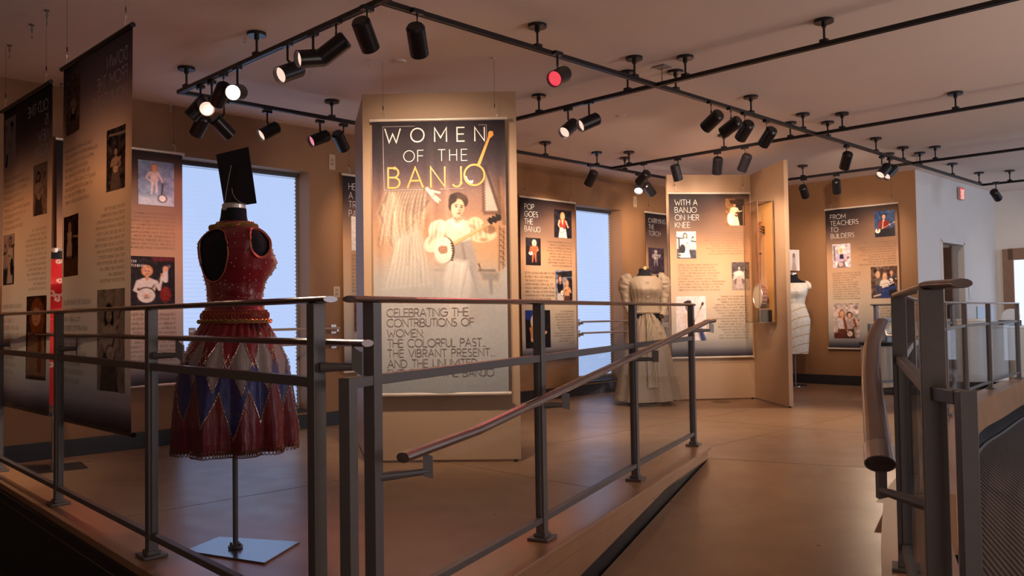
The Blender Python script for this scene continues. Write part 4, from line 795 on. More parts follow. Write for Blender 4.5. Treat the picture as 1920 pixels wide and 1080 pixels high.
# ---------------------------------------------------------------- free-standing panels
def panelthing(label, p, q, w, h=2.79, th=.05, zt=None):
    t = thing('freestanding_partition', label, 'partition', p, 0, 'beige partitions')
    d = (q-p).normalized(); nn = Vector((-d.y, d.x, 0))
    b = MB(); b.box((p+q)/2+nn*th/2+Vector((0, 0, h/2+.012)), ((q-p).length, th, h-.012), d, nn); b.build('main_board', M_PANEL, t, world=True, bevel=.002)
    s, e = w; d2 = (e-s).normalized(); n2 = Vector((-d2.y, d2.x, 0))
    b = MB(); b.box((s+e)/2+n2*th/2*0+Vector((0, 0, h/2+.012)), ((e-s).length, th, h-.012), d2, n2); b.build('wing_board', M_PANEL, t, world=True, bevel=.002)
    for f in (p+d*.04, q-d*.04, e-d2*.04):
        b = MB(); b.cyl((f.x, f.y+.0, 0), (f.x, f.y, .016), .016, n=10); b.build('foot', M_DARK, t, world=True)
    return t
panelthing('tall beige panel behind the large title banner', Vector((-1.12, 6.45, 0)), Vector((.05, 6.43, 0)), (Vector((-1.10, 6.50, 0)), Vector((-1.335, 7.45, 0))))
panelthing('tall beige panel with a forward wing, carrying the with a banjo banner', Vector((1.95, 10.60, 0)), Vector((3.03, 10.72, 0)), (Vector((3.045, 10.76, 0)), Vector((3.135, 9.67, 0))), 2.81)
d9 = Vector((1.08, .12, 0)).normalized(); n9 = Vector((d9.y, -d9.x, 0))
q = Vector((1.955, 10.60, 0))+n9*.045
banner('banner titled with a banjo on her knee, on the partition with the case', q, d9, ['WITH A', 'BANJO', 'ON HER', 'KNEE'],
  [(.70, .935, .035, .20, 'sepia_plume', 'sepia photo of a woman in a plumed hat'), (.085, .325, .235, .40, 'bw_street', 'grey photo of a woman in the street'), (.755, .975, .425, .595, 'bw_dancer', 'grey photo of a woman in a ruffled skirt'), (.06, .43, .63, .90, 'bw_seated', 'photo of a woman holding up a banjo')],
  [(.955, 'r', .235, .38, .62, P9a), (.095, 'l', .43, .60, .60, P9b), (.955, 'r', .625, .895, .50, P9c)], 5.0, extra=[('THERESA', .10, .375, .017), ('VAUGHN', .10, .392, .017)])

# the large title banner
def title_print():
    W_, H_ = 250, 506
    c = Cv(W_, H_); k = 1/975.
    def U(x, y): return ((x-50)*k, (y-30)*k)
    c.grad([(0, (.13, .09, .14)), (.10, (.24, .18, .22)), (.20, (.44, .35, .36)), (.30, (.60, .46, .40)), (.40, (.72, .55, .44)), (.48, (.74, .60, .50)), (.56, (.72, .66, .62)), (.75, (.66, .67, .68)), (1, (.56, .58, .60))])
    v = c.Y/c.Y.max(); X = c.X
    for x, w, s in ((.05, .02, -.10), (.10, .018, .05), (.40, .02, -.06), (.445, .014, .07), (.56, .02, .12), (.95, .03, -.10), (.34, .02, .05), (.48, .02, -.05)):      # curtain folds
        m = np.exp(-((X-x)/w)**2)*np.clip(1.05-v*1.3, 0, 1); c.im += m[..., None]*s
    c.im = np.clip(c.im, 0, 1)
    E = lambda x, y, rx, ry, col, rot=0, soft=4, a=1: c.ell(*U(x, y), rx*k, ry*k, col, rot, soft*.55, a)
    Q = lambda pts, col, soft=4, a=1: c.poly([U(*p) for p in pts], col, soft*1.1, a)
    Ln = lambda x0, y0, x1, y1, w, col, soft=3, a=1, w1=None: c.line(*U(x0, y0), *U(x1, y1), w*k, col, soft*.55, a, None if w1 is None else w1*k)
    E(250, 260, 120, 150, (.30, .22, .25), 0, 30, .55)                          # the standing figure behind the title
    Q([(150, 540), (420, 520), (470, 640), (430, 740), (250, 930), (190, 950), (100, 860), (85, 700)], (.76, .66, .56), 10, .85)
    Q([(190, 540), (440, 520), (465, 620), (380, 730), (280, 690), (250, 600)], (.50, .41, .37), 14, .75)
    for x0, y0, x1, y1, w, cc in ((160, 560, 100, 700, 14, (.45, .36, .32)), (100, 700, 190, 940, 10, (.50, .42, .36)), (200, 560, 210, 700, 16, (.88, .80, .70)), (210, 700, 230, 850, 22, (.90, .83, .74)), (260, 560, 275, 690, 10, (.52, .42, .36)), (270, 700, 250, 860, 14, (.58, .48, .41)), (300, 560, 300, 800, 12, (.60, .48, .42)), (340, 560, 350, 690, 18, (.62, .50, .44)), (455, 620, 380, 740, 9, (.36, .28, .25)), (380, 740, 230, 900, 8, (.55, .45, .38)), (130, 640, 150, 860, 12, (.88, .80, .70)), (400, 700, 350, 860, 24, (.74, .63, .54))): Ln(x0, y0, x1, y1, w, cc, 9, .8)
    Q([(200, 860), (400, 790), (430, 1000), (470, 1220), (110, 1260), (170, 1120), (210, 1000)], (.78, .75, .70), 16, .75)
    for x0, y0, x1, y1, w, cc in ((240, 900, 200, 1060, 26, (.88, .84, .78)), (330, 880, 300, 1080, 12, (.60, .54, .50)), (200, 1090, 140, 1230, 16, (.80, .78, .75)), (380, 1050, 400, 1200, 14, (.62, .58, .56)), (110, 1250, 470, 1215, 8, (.80, .80, .80)), (130, 1330, 420, 1320, 14, (.74, .75, .77)), (130, 1395, 330, 1385, 12, (.76, .77, .79))): Ln(x0, y0, x1, y1, w, cc, 9, .7)
    rg = random.Random(3)
    for i in range(26):                                                          # hanging folds of the ghostly gown
        x0 = 165+i*11; x2 = 90+i*13+rg.uniform(-12, 12); xm = (x0+x2)/2-60*math.sin(i/26*PI)+rg.uniform(-8, 8); cc = (.92, .84, .74) if i % 2 else (.47, .38, .34); pv = None
        for kq in range(9):
            u = kq/8; q_ = ((1-u)**2*x0+2*u*(1-u)*xm+u*u*x2, 545+u*(390+rg.uniform(-4, 4)-i*5))
            if pv: Ln(*pv, *q_, 7+3*math.sin(u*PI), cc, 7, .42)
            pv = q_
    for i in range(20):
        x0 = 215+i*10; x2 = 130+i*17; Ln(x0, 880, (x0+x2)/2+8, 1040, 8, (.90, .87, .82) if i % 2 else (.58, .54, .51), 7, .38); Ln((x0+x2)/2+8, 1040, x2, 1235, 9, (.90, .88, .85) if i % 2 else (.60, .57, .55), 8, .35)
    for i in range(16):                                                          # pleats of the seated woman's skirt and sleeves
        x0 = 640+i*8; x2 = 560+i*19; Ln(x0, 960, (x0+x2)/2, 1180, 6, (.92, .89, .86) if i % 2 else (.52, .48, .47), 6, .40); Ln((x0+x2)/2, 1180, x2, 1480, 8, (.88, .86, .84) if i % 2 else (.56, .54, .54), 7, .32)
    Ln(450, 530, 520, 610, 26, (.93, .86, .78), 3, 1, 34); Ln(480, 545, 540, 560, 16, (.92, .85, .77)); Ln(505, 600, 530, 630, 12, (.9, .82, .74)); Ln(520, 590, 545, 615, 10, (.9, .82, .74)); Ln(490, 590, 510, 570, 5, (.5, .38, .32))
    Q([(862, 420), (905, 410), (985, 700), (870, 700)], (.74, .68, .64), 3)      # mirror with a twisted frame
    for i in range(15): E(862, 420+i*20, 16, 8, (.36, .25, .20), 35, 3, .8)
    for i in range(10): E(870+i*14, 712, 8, 18, (.42, .30, .24), 40, 3, .8)
    for i in range(17): E(880+i*6.2, 380+i*20, 20, 13, (.30, .21, .18), 60, 4, .75); E(890+i*6.2, 386+i*20, 7, 5, (.62, .52, .46), 60, 3, .6)
    for x0, x1, w, cc in ((1000, 1010, 26, (.40, .28, .22)), (1020, 1000, 14, (.62, .46, .34)), (975, 1005, 14, (.46, .33, .26))): Ln(x0-30, 460, x1, 790, w, cc, 6, .8)
    Q([(760, 740), (1000, 760), (980, 1240), (770, 1200)], (.80, .62, .44), 20, .45)
    # the seated woman: skirt, bodice, puffed sleeves, head
    Q([(640, 900), (760, 880), (800, 1010), (830, 1300), (860, 1500), (560, 1500), (555, 1230), (580, 1040)], (.64, .60, .58), 8)
    Q([(600, 1040), (740, 1060), (770, 1230), (720, 1500), (560, 1500), (560, 1180)], (.84, .80, .77), 8)
    for x0, y0, x1, y1, w, cc in ((700, 1080, 660, 1400, 18, (.92, .88, .85)), (640, 1080, 590, 1400, 14, (.76, .72, .70)), (745, 1060, 690, 1300, 10, (.68, .63, .60)), (760, 1100, 830, 1380, 16, (.56, .54, .54)), (700, 930, 720, 1040, 18, (.55, .48, .46))): Ln(x0, y0, x1, y1, w, cc, 6, .8)
    Q([(560, 780), (640, 740), (720, 745), (770, 800), (760, 900), (650, 930), (600, 900)], (.92, .86, .78), 5)
    E(520, 830, 62, 72, (.91, .84, .75), 20, 5); E(545, 800, 40, 46, (.95, .90, .83), 10, 5, .8); E(475, 930, 50, 62, (.90, .83, .75), 20, 4); Ln(470, 950, 560, 985, 56, (.90, .84, .76), 4)
    E(505, 860, 16, 40, (.72, .60, .50), 25, 6, .7); E(470, 900, 10, 30, (.70, .58, .48), 20, 5, .7); E(530, 790, 8, 30, (.74, .62, .52), 30, 5, .6)
    E(800, 790, 60, 50, (.88, .78, .66), 10, 5); E(860, 880, 92, 44, (.90, .80, .66), -8, 5); E(900, 830, 46, 34, (.52, .38, .28), 10, 6, .85); E(860, 905, 30, 12, (.66, .50, .38), 0, 5, .8); E(780, 810, 26, 14, (.66, .52, .42), 30, 5, .7); E(830, 860, 12, 30, (.70, .55, .43), 40, 5, .6)
    Q([(600, 770), (650, 750), (700, 790), (680, 870), (620, 850)], (.97, .94, .89), 6)
    for yy in range(3): Ln(600+yy*20, 790+yy*26, 690+yy*12, 850+yy*14, 5, (.76, .66, .56), 4, .5)
    Ln(660, 700, 668, 760, 46, (.86, .72, .60), 4); E(672, 620, 66, 60, (.24, .16, .13), 5, 4); E(630, 655, 26, 40, (.28, .19, .15), 0, 4); E(715, 625, 34, 42, (.26, .17, .14), 0, 4); E(690, 595, 50, 26, (.34, .24, .19), 5, 5, .7); E(640, 590, 26, 20, (.20, .13, .11), 0, 4)
    E(672, 672, 48, 66, (.86, .73, .61), 8, 3); E(650, 690, 22, 40, (.92, .81, .70), 8, 8, .7); E(700, 690, 14, 40, (.70, .55, .44), 8, 6, .55)
    Ln(650, 652, 670, 650, 6, (.32, .21, .17), 2); Ln(692, 654, 710, 658, 6, (.32, .21, .17), 2); E(661, 664, 8, 4, (.16, .10, .09), 0, 2); E(699, 668, 8, 4, (.16, .10, .09), 0, 2); Ln(682, 665, 682, 690, 4, (.68, .52, .42), 3, .8); E(684, 694, 8, 4, (.58, .40, .32), 0, 3, .8); E(680, 712, 14, 5, (.55, .30, .25), 0, 2); E(640, 625, 30, 12, (.22, .15, .12), -30, 3)
    for i in range(6): E(650+i*15, 748+(i % 2)*8, 10, 8, (.62, .48, .40), 20, 3, .7)
    for i in range(7): Ln(478+i*13, 775+i*3, 462+i*16, 900-i*4, 5, (.70, .58, .48) if i % 2 else (.97, .93, .87), 5, .55); Ln(770+i*17, 760+i*6, 785+i*19, 905-i*3, 5, (.62, .47, .37) if i % 2 else (.94, .85, .74), 5, .55)
    for i in range(6): Ln(585+i*18, 775, 610+i*14, 900, 4, (.78, .68, .58), 5, .5)
    # her banjo
    Ln(630, 935, 900, 790, 26, (.85, .70, .50), 2, 1, 18); Ln(640, 945, 900, 802, 4, (.56, .42, .30), 2)
    E(575, 975, 70, 96, (.36, .26, .21), 0, 3); E(565, 975, 68, 96, (.93, .89, .83), 0, 3); E(560, 1035, 60, 36, (.88, .85, .80), 0, 8, .6)
    for i in range(8): E(632+(4-abs(4-i))*3-8, 930+i*17, 9, 6, (.26, .18, .15), 0, 2)
    E(560, 972, 34, 28, (.62, .45, .36), 10, 3)
    for i in range(4): Ln(540, 955+i*13, 590, 950+i*13, 8, (.76, .58, .47), 2); Ln(545, 962+i*13, 588, 957+i*13, 2.5, (.32, .20, .16), 2)
    for i in range(4): Ln(845+i*4, 800+i*14, 885+i*3, 792+i*12, 8, (.72, .54, .42), 2)
    Q([(885, 760), (965, 730), (988, 735), (988, 765), (900, 788)], (.13, .09, .09), 2)
    for x, y in ((905, 752), (930, 740), (955, 726), (975, 730), (915, 788), (945, 778)): E(x, y, 9, 8, (.10, .07, .08), 0, 2)
    # little table, rope of the curtain, column
    Q([(820, 1110), (940, 1120), (945, 1140), (815, 1135)], (.44, .37, .33), 3); Q([(830, 1140), (970, 1150), (960, 1205), (850, 1195)], (.48, .43, .40), 5, .85); Ln(905, 1200, 908, 1290, 26, (.46, .42, .41), 5); Ln(820, 1080, 835, 1120, 10, (.30, .22, .19)); E(880, 1112, 50, 8, (.72, .64, .57), 0, 3)
    for i in range(4): Ln(975+i*16, 810+i*8, 968+i*15, 1130-i*10, 10, ((.50, .34, .24), (.70, .54, .40), (.40, .27, .20), (.64, .50, .40))[i], 4, .9)
    for i in range(14): E(985+14*(i % 2), 830+i*20, 11, 8, (.36, .25, .19), 40, 3, .6); E(1010-12*(i % 2), 838+i*20, 6, 5, (.74, .60, .46), 40, 3, .6)
    Q([(975, 1140), (1025, 1130), (1035, 1400), (975, 1400)], (.72, .69, .67), 6, .7); Ln(1028, 1150, 1034, 1500, 5, (.88, .87, .86))
    Ln(520, 1110, 530, 1480, 30, (.74, .72, .72), 10, .6); E(520, 1120, 36, 12, (.62, .56, .52), 0, 6, .6)
    Q([(830, 1250), (880, 1260), (930, 1430), (900, 1530), (850, 1400)], (.56, .55, .56), 14, .5); Ln(930, 1300, 935, 1800, 8, (.60, .61, .62), 8, .5); Ln(1000, 1560, 1005, 1820, 30, (.66, .67, .68), 12, .5)
    m = np.clip((v-.5)/.22, 0, .62); c.im = c.im*(1-m[..., None])+np.array([.66, .66, .67])*m[..., None]
    m = np.clip((.27-v)/.22, 0, .72); c.im = c.im*(1-m[..., None])+np.array([.15, .11, .16])*m[..., None]
    return c.noise(.010, 3)
c0 = py(703, 228, 6.36); t = thing('hanging_banner', 'large title banner with a woman playing a banjo, on the free-standing panel', 'banner', (-1.035, 6.37, 0), math.atan2(-.02, 1.17), 'hanging exhibition banners')
TWd, TH, TZ0 = 1.0, 2.045, .525; kk = TWd/975.
grid_print('fabric_panel', title_print(), 0, TZ0, TWd, TH, 0, t, .9, M_BANNER)
def TL(s, x0, x1, y0, y1): return (s, (x0-50)*kk, TZ0+TH-(y1-30)*kk, (y1-y0)*kk, (x1-x0)*kk, 'l')
text_part('title_lettering', [TL('WOMEN', 145, 874, 90, 190)], .095, -.004, t, M_WTEXT, .9)
text_part('title_lettering', [TL('OF', 280, 425, 252, 334), TL('THE', 535, 746, 250, 332)], .062, -.004, t, M_WTEXT, .9)
text_part('title_lettering', [TL('BANJ', 165, 700, 378, 524)], .085, -.004, t, M_OTEXT, .9, label='orange lettering')
def tp(x, y, yo=-.0045): X_ = (x-50)*kk; Z_ = TZ0+TH-(y-30)*kk; return (X_, warp(X_, Z_, .9)+yo, Z_)
b = MB(); n = 40; R0, R1 = 80, 66
b.add([tp(797+r*math.cos(2*PI*k/n), 440+r*1.03*math.sin(2*PI*k/n)) for k in range(n) for r in (R0, R1)], [(2*k, 2*k+1, (2*k+3) % (2*n), (2*k+2) % (2*n)) for k in range(n)])
b.add([tp(818, 362), tp(840, 370), tp(915, 168), tp(900, 160)], [(0, 1, 2, 3)]); b.add([tp(x, y) for x, y in ((900, 162), (903, 128), (915, 116), (938, 122), (940, 150), (918, 170))], [(0, 1, 2, 3, 4, 5)])
b.build('banjo_emblem', M_OTEXT, t)['label'] = 'orange letter drawn as a banjo'
b = MB(); b.add([tp(765, 478), tp(778, 484), tp(772, 500), tp(762, 497)], [(0, 1, 2, 3)]); b.add([tp(778, 482), tp(790, 476), tp(784, 500), tp(774, 502)], [(0, 1, 2, 3)])
b.add([tp(797+r*math.cos(a), 440+r*math.sin(a)) for a in [math.radians(110+k*9) for k in range(8)] for r in (66, 57)], [(2*k, 2*k+1, 2*k+3, 2*k+2) for k in range(7)]); b.build('banjo_emblem_highlight', M_WTEXT, t)
b = MB()
for (x0, y0, x1, y1) in ((128, 72, 888, 70), (888, 70, 888, 175), (128, 72, 134, 540), (134, 540, 716, 536)):
    if abs(x1-x0) > abs(y1-y0): b.add([tp(x0, y0), tp(x1, y1), tp(x1, y1+3), tp(x0, y0+3)], [(0, 1, 2, 3)])
    else: b.add([tp(x0, y0), tp(x0+3, y0), tp(x1+3, y1), tp(x1, y1)], [(0, 1, 2, 3)])
b.build('printed_frame_line', M_GTEXT if 0 else mat('pale_line_print', (.45, .40, .40), .6), t)
text_part('body_lettering', [TL('CELEBRATING THE', 147, 738, 1408, 1465), TL('CONTRIBUTIONS OF', 147, 778, 1482, 1538), TL('WOMEN:', 147, 412, 1558, 1612), TL('THE COLORFUL PAST...', 150, 862, 1630, 1686), TL('THE VIBRANT PRESENT...', 150, 930, 1704, 1758), TL('AND THE UNLIMITED', 150, 800, 1778, 1834), TL('FUTURE OF THE BANJO', 150, 920, 1849, 1904)], .085, -.004, t, M_GTEXT, .9)
for z, nm in ((TZ0+TH+.004, 'top_rod'), (TZ0-.008, 'bottom_rod')):
    b = MB(); b.cyl((-.015, 0, z), (TWd+.02, 0, z), .014, n=14); b.build(nm, M_ROD, t)
for x in (.085, TWd-.075): hook_part(t, x, TZ0+TH)

# ---------------------------------------------------------------- dress forms
SCX, SCY = 1.2, 1.12
def interp(tab, z):
    zs = [r[0] for r in tab]; return [float(np.interp(z, zs, [r[k] for r in tab])) for k in range(1, len(tab[0]))]
BODY = [  # z, half width, front depth, back depth  (a size of form shared by all figures)
 (.86, .165, .105, .125), (.95, .172, .11, .13), (1.05, .162, .11, .115), (1.13, .140, .10, .095), (1.20, .122, .092, .085), (1.27, .132, .105, .09), (1.33, .150, .135, .10), (1.38, .160, .148, .108), (1.43, .170, .125, .112), (1.47, .172, .100, .110), (1.50, .152, .082, .096), (1.525, .122, .068, .080), (1.548, .088, .058, .066), (1.575, .060, .052, .056), (1.63, .056, .050, .050)]
def bodypt(th, z, tab=BODY, off=0):
    rx, f, bk = interp(tab, z); c, s = math.cos(th), math.sin(th); r = f if s > 0 else bk
    e = 2.3; k = (abs(c)**e+abs(s)**e)**(-1/e)
    x = (rx+off)*c*k; y = (r+off)*s*k
    if s > 0:                                                                   # bust
        for sx in (-1, 1): y += .022*math.exp(-(((x-sx*.07)/.05)**2+((z-1.36)/.05)**2))
    return Vector((x*SCX, y*SCY, z))
def loft(fn, zs, n, close=True):
    vs = [fn(2*PI*k/n, z) for z in zs for k in range(n)]
    fs = [(i*n+k, i*n+(k+1) % n, (i+1)*n+(k+1) % n, (i+1)*n+k) for i in range(len(zs)-1) for k in range(n)]
    return vs, fs
def form(t, z0=.86, neck=1.63, cap=M_SILVER, pole=None, base=None):
    vs, fs = loft(lambda a, z: bodypt(a, z, off=-.004), list(np.linspace(z0, neck, 40)), 40)
    b = MB(); b.add(vs, fs); b.f.append(tuple(range(39, -1, -1))); b.build('torso_form', M_FAB, t, smooth=True)
    b = MB(); b.lathe([(.001, neck+.024), (.054, neck+.024), (.058, neck+.018), (.058, neck-.012), (.054, neck-.014)], 32); b.v = [(x, y*.92, z) for x, y, z in b.v]; b.build('neck_cap', cap, t, smooth=False, bevel=.001)
    for sx in (-1, 1):                                                          # rounded shoulder plates where the arms would start
        b = MB(); prof = [(.001, .030), (.035, .022), (.052, .004), (.056, -.02)]
        b.lathe(prof, 20); q = Vector((sx, 0, .15)).to_track_quat('Z', 'Y'); b.v = [tuple(q@Vector((x*1.0, y*1.3, z))+Vector((sx*.176, -.005, 1.452))) for x, y, z in b.v]; b.build('arm_cap', M_FAB, t, smooth=True)
# --- the red, silver and blue stage dress
t = thing('dress_form', 'dress form on a steel pole in a red, white and blue sequined stage dress', 'mannequin', (-1.335, 4.10, 0), math.radians(-38), 'dress forms')
form(t)
b = MB(); b.cyl((0, 0, .01), (0, 0, .95), .0125, n=16); b.build('pole', M_METAL, t)
b = MB(); b.cyl((0, 0, .012), (0, 0, .022), .034, n=20)
for k in range(4): b.cyl((.024*math.cos(k*PI/2+.4), .024*math.sin(k*PI/2+.4), .02), (.024*math.cos(k*PI/2+.4), .024*math.sin(k*PI/2+.4), .034), .006, n=8)
b.build('pole_flange', M_METAL, t)
inv = Matrix.Rotation(math.radians(38), 4, 'Z')
b = MB(); cr4 = [(-1.565, 4.07), (-1.49, 4.32), (-1.055, 4.20), (-1.125, 3.85)]
loc = [inv@Vector((x+1.335, y-4.10, 0)) for x, y in cr4]; b.prism([(p.x, p.y) for p in reversed(loc)], 0, .009); b.build('base_plate', M_STEEL, t, bevel=.001)
def incut(p, grow=0):
    if p.y < 0 and ((p.x/(.122+grow))**2+((p.z-1.435)/((.092 if p.z > 1.435 else .160)+grow))**2) < 1: return True
    for sx in (-1, 1):
        if abs(p.x) > .10 and p.x*sx > 0 and ((p.z-1.455)/(.068+grow))**2+((p.y-.005)/(.056+grow))**2 < 1: return True
    return False
def fold(a): return .5+.5*math.sin(a*9+.5*math.sin(a*3))
zs = list(np.linspace(1.085, 1.565, 110)); N = 200
def bodice(a, z):
    p = bodypt(a, z, off=.004); k = .004*math.sin(z*90+a*3)*math.exp(-((z-1.16)/.08)**2); return Vector((p.x*(1+k*4), p.y*(1+k*4), p.z))
vs, fs = loft(bodice, zs, N); keep = [f for f in fs if not incut(sum((vs[i] for i in f), Vector())/4)]
M_SATIN = mat('red_satin', (.23, .004, .012), .30, noise=.15, nscale=9, bump=.35, bscale=16, Sheen_Weight=.15, Coat_Weight=.15)
b = MB(); b.add(vs, keep); o = b.build('bodice', M_SATIN, t, smooth=True)
def surf_at(x, z, back=True, off=.008):
    best = None
    for k in range(181):
        a = -PI*k/180 if back else PI*k/180; p = bodypt(a, z, off=off)
        if best is None or abs(p.x-x) < abs(best.x-x): best = p
    return best
trim = []
for k in range(49):
    a = 2*PI*k/48; hz = .092 if math.sin(a) > 0 else .160; trim.append(surf_at(.122*math.cos(a), 1.435+hz*math.sin(a)))
b = MB(); b.tube(trim, .0035, 6); b.build('back_piping', M_PINKCORD, t)
for sx in (-1, 1):
    pts = []
    for k in range(33):
        a = 2*PI*k/32; z = 1.455+.068*math.sin(a); y = .005+.056*math.cos(a)
        pts.append(min((bodypt(math.radians(g_) if sx > 0 else PI-math.radians(g_), z, off=.008) for g_ in range(-85, 86)), key=lambda p: abs(p.y-y)))
    b = MB(); b.tube(pts, .004, 6); b.tube([p+Vector((sx*.003, (p.y-.005)*.09, (p.z-1.455)*.09)) for p in pts], .003, 6); b.build('armhole_piping', M_PINKCORD, t)
def braid(fn, n, r, rr, k=3):
    "a rope of k twisted strands along fn(s)"
    b = MB()
    for j in range(k):
        pts = []
        for i in range(n+1):
            s = i/n; p = fn(s); ph = 2*PI*(j/k)+s*n*.45; out = Vector((p.x, p.y, 0)).normalized(); pts.append(p+out*(rr*(math.cos(ph)*.6+.6))+Vector((0, 0, rr*math.sin(ph))))
        b.tube(pts, r, 5)
    return b
braid(lambda s: bodypt(2*PI*s, 1.553+.010*math.sin(2*PI*s+.6), off=.008)+Vector((0, 0, -.004)), 130, .0036, .006).build('collar_braid', M_GOLD, t)
b = MB(); 
for i in range(90):
    a = 2*PI*i/90; p = bodypt(a, 1.54, off=.012); b.torus(p, .010, .0022, (p.x, p.y, 0), 8, 4)
b.build('collar_loops', M_GOLD, t)['kind'] = 'stuff'
braid(lambda s: bodypt(2*PI*s, 1.088, off=.012), 170, .004, .007).build('waist_braid', M_GOLD, t)
b = MB()
for i in range(64):
    a = 2*PI*i/64; p = bodypt(a, 1.112, off=.010); b.torus(p+Vector((0, 0, .004*(i % 2))), .014, .002, (p.x, p.y, 0), 10, 4)
    p = bodypt(a+.05, 1.132, off=.008); b.torus(p, .009, .0016, (p.x, p.y, 0), 8, 4)
b.build('waist_lace', mat('red_gold_lace', (.55, .14, .08), .35, .5), t)['kind'] = 'stuff'
ZSK = [(.49, .276), (.54, .277), (.62, .274), (.70, .268), (.80, .257), (.90, .240), (.98, .218), (1.04, .196), (1.085, .178)]
def skirt(a, z):
    r = float(np.interp(z, [q[0] for q in ZSK], [q[1] for q in ZSK])); w = np.clip((1.10-z)/.55, 0, 1)
    fl = .022*w*math.sin(a*10+.7*math.sin(a*3))+.007*w*math.sin(a*23+1)+.004*math.sin(a*31)*math.exp(-((z-1.05)/.04)**2)
    el = interp(BODY, max(z, 1.05)); k = np.clip((z-.9)/.2, 0, 1); rx = r+fl; ry = (r+fl)*(1-k*.26)
    return Vector((rx*math.cos(a), ry*math.sin(a), z))
def tri(x): x = x % 1; return 1-abs(2*x-1)
def hsh(i): return (math.sin(i*12.9898)*43758.5453) % 1
NP = 13
def edges(a):
    u = a/(2*PI)*NP; i = int(u+.5) % NP; j = hsh(i)
    z1 = .885+.155*tri(u+.5)+.02*math.sin(a*2); z2 = .775+.175*tri(u)+.02*math.sin(a*3); z3 = .60+.05*math.sin(a*4+1)+(.20)*tri(u+.28)
    return z1, z2, z3
na, nz = 420, 190; zz = np.linspace(.49, 1.085, nz); vs = []; cols = []
for z in zz:
    for k in range(na):
        a = 2*PI*k/na; vs.append(skirt(a, z)); z1, z2, z3 = edges(a)
        if z > z1: c = (.23, .004, .012)
        elif z > z2: c = (.36, .29, .28)
        elif z > z3: c = (.014, .020, .17)
        else: c = (.21, .005, .011)
        for e in (z1, z2, z3):
            if abs(z-e) < .007: c = (.30, .10, .06)
        cols.append(c)
fs = [(i*na+k, i*na+(k+1) % na, (i+1)*na+(k+1) % na, (i+1)*na+k) for i in range(nz-1) for k in range(na)]
me = bpy.data.meshes.new('skirt'); me.from_pydata([tuple(v) for v in vs], [], fs); me.update(); setcol(me, cols)
link('skirt', me, print_mat('satin_panels', .30, 0, .5, .15, .5), t, smooth=True)
b = MB()
def seq(p, r):
    o_ = Vector((p.x, p.y, 0)).normalized()*.004; c = p+o_; b.add([c+Vector((r, 0, 0)), c+Vector((0, r, 0)), c-Vector((r, 0, 0)), c-Vector((0, r, 0)), c+Vector((0, 0, r)), c-Vector((0, 0, r))], [(0, 1, 4), (1, 2, 4), (2, 3, 4), (3, 0, 4), (1, 0, 5), (2, 1, 5), (3, 2, 5), (0, 3, 5)])
for k in range(1500):
    a = 2*PI*k/1500
    for e in edges(a)[:3]:
        if random.random() < .8: seq(skirt(a, min(1.08, e+random.uniform(-.006, .006))), random.uniform(.002, .004))
for k in range(700):
    a = random.uniform(0, 2*PI); z = random.uniform(.6, 1.06); seq(skirt(a, z), .0015)
b.build('skirt_sequins', mat('silver_sequins', (.75, .62, .55), .12, 1), t)['kind'] = 'stuff'
b = MB()
for k in range(260):
    a = random.uniform(0, 2*PI); z = random.uniform(1.13, 1.52); p = bodypt(a, z, off=.007)
    if not incut(p, .012): b.ball(p, .0032, 4)
b.build('bodice_beads', mat('pale_beads', (.80, .68, .62), .15, .6), t)['kind'] = 'stuff'
b = MB()
for i in range(150):
    a = 2*PI*i/150; p = skirt(a, .49); b.torus(p+Vector((0, 0, -.004)), .0105, .0022, (p.x, p.y, 0), 9, 4); b.torus(p*1.004+Vector((0, 0, .012)), .006, .002, (p.x, p.y, 0), 7, 4)
b.build('hem_lace', mat('bronze_hem_lace', (.30, .17, .09), .35, .8), t)['kind'] = 'stuff'
# the card on its clear bracket
tc = thing('display_card', 'black card seen from behind on a clear bracket above the stage dress', 'card', (-1.335, 4.10, 1.655))
Yc = 4.12; cs = [py(405, 290, Yc+.02), py(466, 275, Yc-.02), py(481, 381, Yc-.02), py(421, 390, Yc+.02)]
b = MB(); b.add(cs+[c+Vector((0, .004, 0)) for c in cs], [(0, 1, 2, 3), (7, 6, 5, 4), (0, 4, 5, 1), (1, 5, 6, 2), (2, 6, 7, 3), (3, 7, 4, 0)]); b.build('card', M_CARD, tc, world=True)
prof = [(434, 310, 0), (430, 330, .0), (426, 352, .0), (423, 372, .0), (420, 386, .0)]
b = MB(); l = [py(x, y, Yc-.012) for x, y, _ in prof]; r = [p+Vector((.034, 0, 0)) for p in l]; m_ = []
for p, q in zip(l, r): m_ += [p, q]
b.add(m_+[v+Vector((0, -.004, 0)) for v in m_], [(2*i, 2*i+1, 2*i+3, 2*i+2) for i in range(4)]+[(10+2*i, 12+2*i, 13+2*i, 11+2*i) for i in range(4)]+[(2*i, 2*i+2, 12+2*i, 10+2*i) for i in range(4)]+[(2*i+1, 11+2*i, 13+2*i, 2*i+3) for i in range(4)])
b.box(py(437, 388, Yc-.02), (.06, .06, .004)); b.build('acrylic_bracket', M_ACRYL, tc, world=True)
b = MB(); b.tube([py(x, y, Yc-.014) for x, y in ((435, 353), (436, 362), (441, 372), (450, 379), (462, 383))], .0012, 5); b.tube([l_+Vector((0, -.003, 0)) for l_ in l], .0013, 5); b.build('bracket_edge', mat('bright_acrylic_edge', (.62, .55, .50), .15, .3), tc, world=True)

